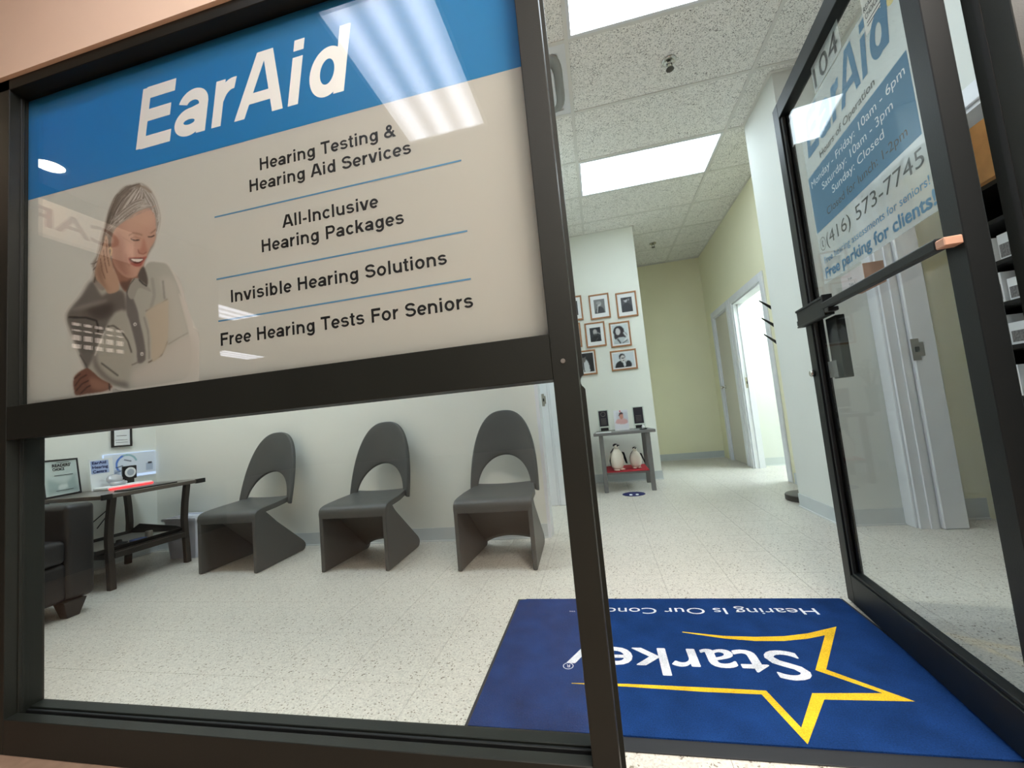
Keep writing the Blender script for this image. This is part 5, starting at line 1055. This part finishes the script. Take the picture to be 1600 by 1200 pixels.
lf = thing('leaflet_sheet', 'white leaflet lying at the left front of the grey side table', 'leaflet', (.0, 4.47, .623)); MB().box(-.06, .10, 4.42, 4.54, .6232, .6245).build('sheet', M['white'], lf)
fs_ = thing('floor_sticker', 'round navy floor sticker with white footprints in front of the grey side table', 'sticker', (.247, 4.30, 0))
MB().lathe([(0, .0005), (.112, .0005), (.112, .0012), (0, .0012)], (.247, 4.30, 0), 36).build('disc', M['navy'], fs_)
b = MB()
for k in (-1, 1): b.add([(.247+k*.03+.016*math.cos(a), 4.27+.034*math.sin(a), .0014) for a in np.arange(12)*PI/6], [tuple(range(12))])
b.build('footprints', M['white'], fs_)
# white table with vase: stands out of direct view, its image shows in the door glass
vt_ = thing('white_console', 'white console table reflected faintly in the door glass', 'table', (-.24, 4.85, 0))
MB().box(-.375, -.14, 4.72, 5.02, .57, .60, .003).build('table_top', M['trim'], vt_)
for (x, y) in ((-.36, 4.74), (-.155, 4.74), (-.36, 5.0), (-.155, 5.0)): MB().box(x-.012, x+.012, y-.012, y+.012, 0, .57).build('leg', M['trim'], vt_)
vs_ = thing('flower_vase', 'clear vase of white flowers reflected faintly in the door glass', 'vase', (-.26, 4.86, .60))
MB().lathe([(0, 0), (.045, 0), (.04, .08), (.05, .2), (.06, .26), (.056, .26), (.046, .2), (.036, .08), (0, .01)], (-.26, 4.86, .60), 24).build('vase_body', M['vase'], vs_, True)
b = MB(); b2 = MB(); random.seed(3)
for k in range(14):
    a, r_ = random.random()*2*PI, random.random()*.11; x, y, z = -.26+r_*math.cos(a), 4.86+r_*math.sin(a)*.8, 1.0+random.random()*.13-r_*.5; b2.tube([(-.26, 4.86, .8), ((x-.26)/2, (y+4.86)/2, .93), (x, y, z)], .003, 5)
    for j in range(6): c_ = j*PI/3; b.ell((x+.02*math.cos(c_), y+.02*math.sin(c_), z), .016, .016, .008, 8, 5)
b.build('blossoms', M['petal'], vs_, True); b2.build('stems', M['stem'], vs_)

# ================================================================== COAT STAND behind the column
cs = thing('coat_stand', 'black coat stand with a round base, mostly hidden behind the white column', 'coat stand', (1.585, 3.76, 0))
MB().lathe([(0, 0), (.164, 0), (.167, .006), (.167, .040), (.162, .046), (.03, .050), (0, .05)], (1.570, 3.745, 0), 48).build('base', M['tableleg'], cs, True, mods=bevelmod(.002))
MB().lathe([(0, .05), (.022, .05), (.022, 1.74), (.014, 1.76), (0, 1.76)], (1.570, 3.745, 0), 20).build('pole', M['blackm'], cs, True)
for (z0, z1, y) in ((1.655, 1.52, 3.70), (1.507, 1.37, 3.70), (1.37, 1.22, 3.70)):
    MB().add([(1.395, 3.70, z0), (1.40, 3.71, z0-.012), (1.57, 3.735, z1-.022), (1.57, 3.735, z1+.022), (1.398, 3.708, z0), (1.57, 3.755, z1-.022), (1.57, 3.755, z1+.022)], [(0, 1, 2, 3), (4, 6, 5, 1), (0, 3, 6, 4), (1, 5, 2), (2, 5, 6, 3), (0, 4, 1)]).build('hook', M['blackm'], cs)
for (z, a) in ((1.60, .6), (1.45, 2.0), (1.31, -1.0)): MB().tube([(1.585, 3.745, z), (1.585+.10*math.cos(a), 3.745+.10*math.sin(a), z+.09)], [.016, .006], 8).build('hook', M['blackm'], cs)

# ================================================================== SIDE ROOM: brochure rack and wooden cabinet
rk = thing('brochure_rack', 'black brochure rack packed with printed boxes, seen in the gap beside the door hinge', 'rack', (2.4, 2.6, 0))
rx = 2.235
MB().box(rx+.02, 2.75, 3.0, 3.02, 0, 1.90).build('side_board', M['rack'], rk); MB().box(rx+.02, 2.75, 2.0, 2.02, 0, 1.90).build('side_board', M['rack'], rk); MB().box(2.73, 2.75, 2.02, 3.0, 0, 1.90).build('back_board', M['rack'], rk)
zs_ = [.10, .42, .72, 1.0, 1.24, 1.47, 1.70]
for z in zs_: MB().box(rx, 2.73, 2.02, 3.0, z-.012, z+.012, .002).build('shelf', M['rack'], rk)
random.seed(5); proto = None
ORD = ['first', 'second', 'third', 'fourth', 'fifth', 'sixth', 'seventh', 'eighth', 'ninth', 'tenth', 'eleventh', 'twelfth']
SH = ['bottom shelf', 'second lowest shelf', 'third lowest shelf', 'third highest shelf', 'second highest shelf', 'top shelf']
for si, (z, zn) in enumerate(zip(zs_[:-1], zs_[1:])):
    y = 2.985; ci = 0
    while True:
        wd = random.uniform(.08, .14); hh = min(zn-z-.06, random.uniform(.12, .19)); y -= wd
        if y < 2.03: break
        if proto is None:
            proto = thing('product_box', 'x', 'box', (0, 0, 0), 0, 'product boxes on the brochure rack')
            ct_ = MB().box(0, .14, 0, 1, 0, 1).build('carton', M['white'], proto); MB().box(-.002, 0, .08, .92, .12, .62).build('print_panel', mat('print_grey', (120, 118, 118), .5, 0, .6, 12), ct_); MB().box(0.005, .135, .04, .96, 1.0, 1.004).build('top_flap', M['paper'], ct_)
            o = proto
        else: o = copy_tree(proto)
        o['label'] = 'white product box, %s from the wall, %s of the black rack' % (ORD[ci], SH[si]); ci += 1
        o.location = (rx+random.uniform(.01, .04), y, z+.0125); o.scale = (1, wd, hh); y -= .012
wc_ = thing('wooden_cabinet', 'orange wooden cabinet above the black brochure rack', 'cabinet', (2.45, 2.5, 1.93))
MB().box(rx+.03, 2.75, 2.0, 3.02, 1.925, 2.75, .003).build('carcass', M['panelwood'], wc_); MB().box(rx+.012, rx+.03, 2.01, 2.50, 1.94, 2.74, .003).build('door', M['panelwood'], wc_); MB().box(rx+.012, rx+.03, 2.51, 3.01, 1.94, 2.74, .003).build('door', M['panelwood'], wc_)
MB().box(rx+.02, 2.75, 2.0, 3.02, 1.90, 1.925).build('bottom_lip', M['rack'], wc_)
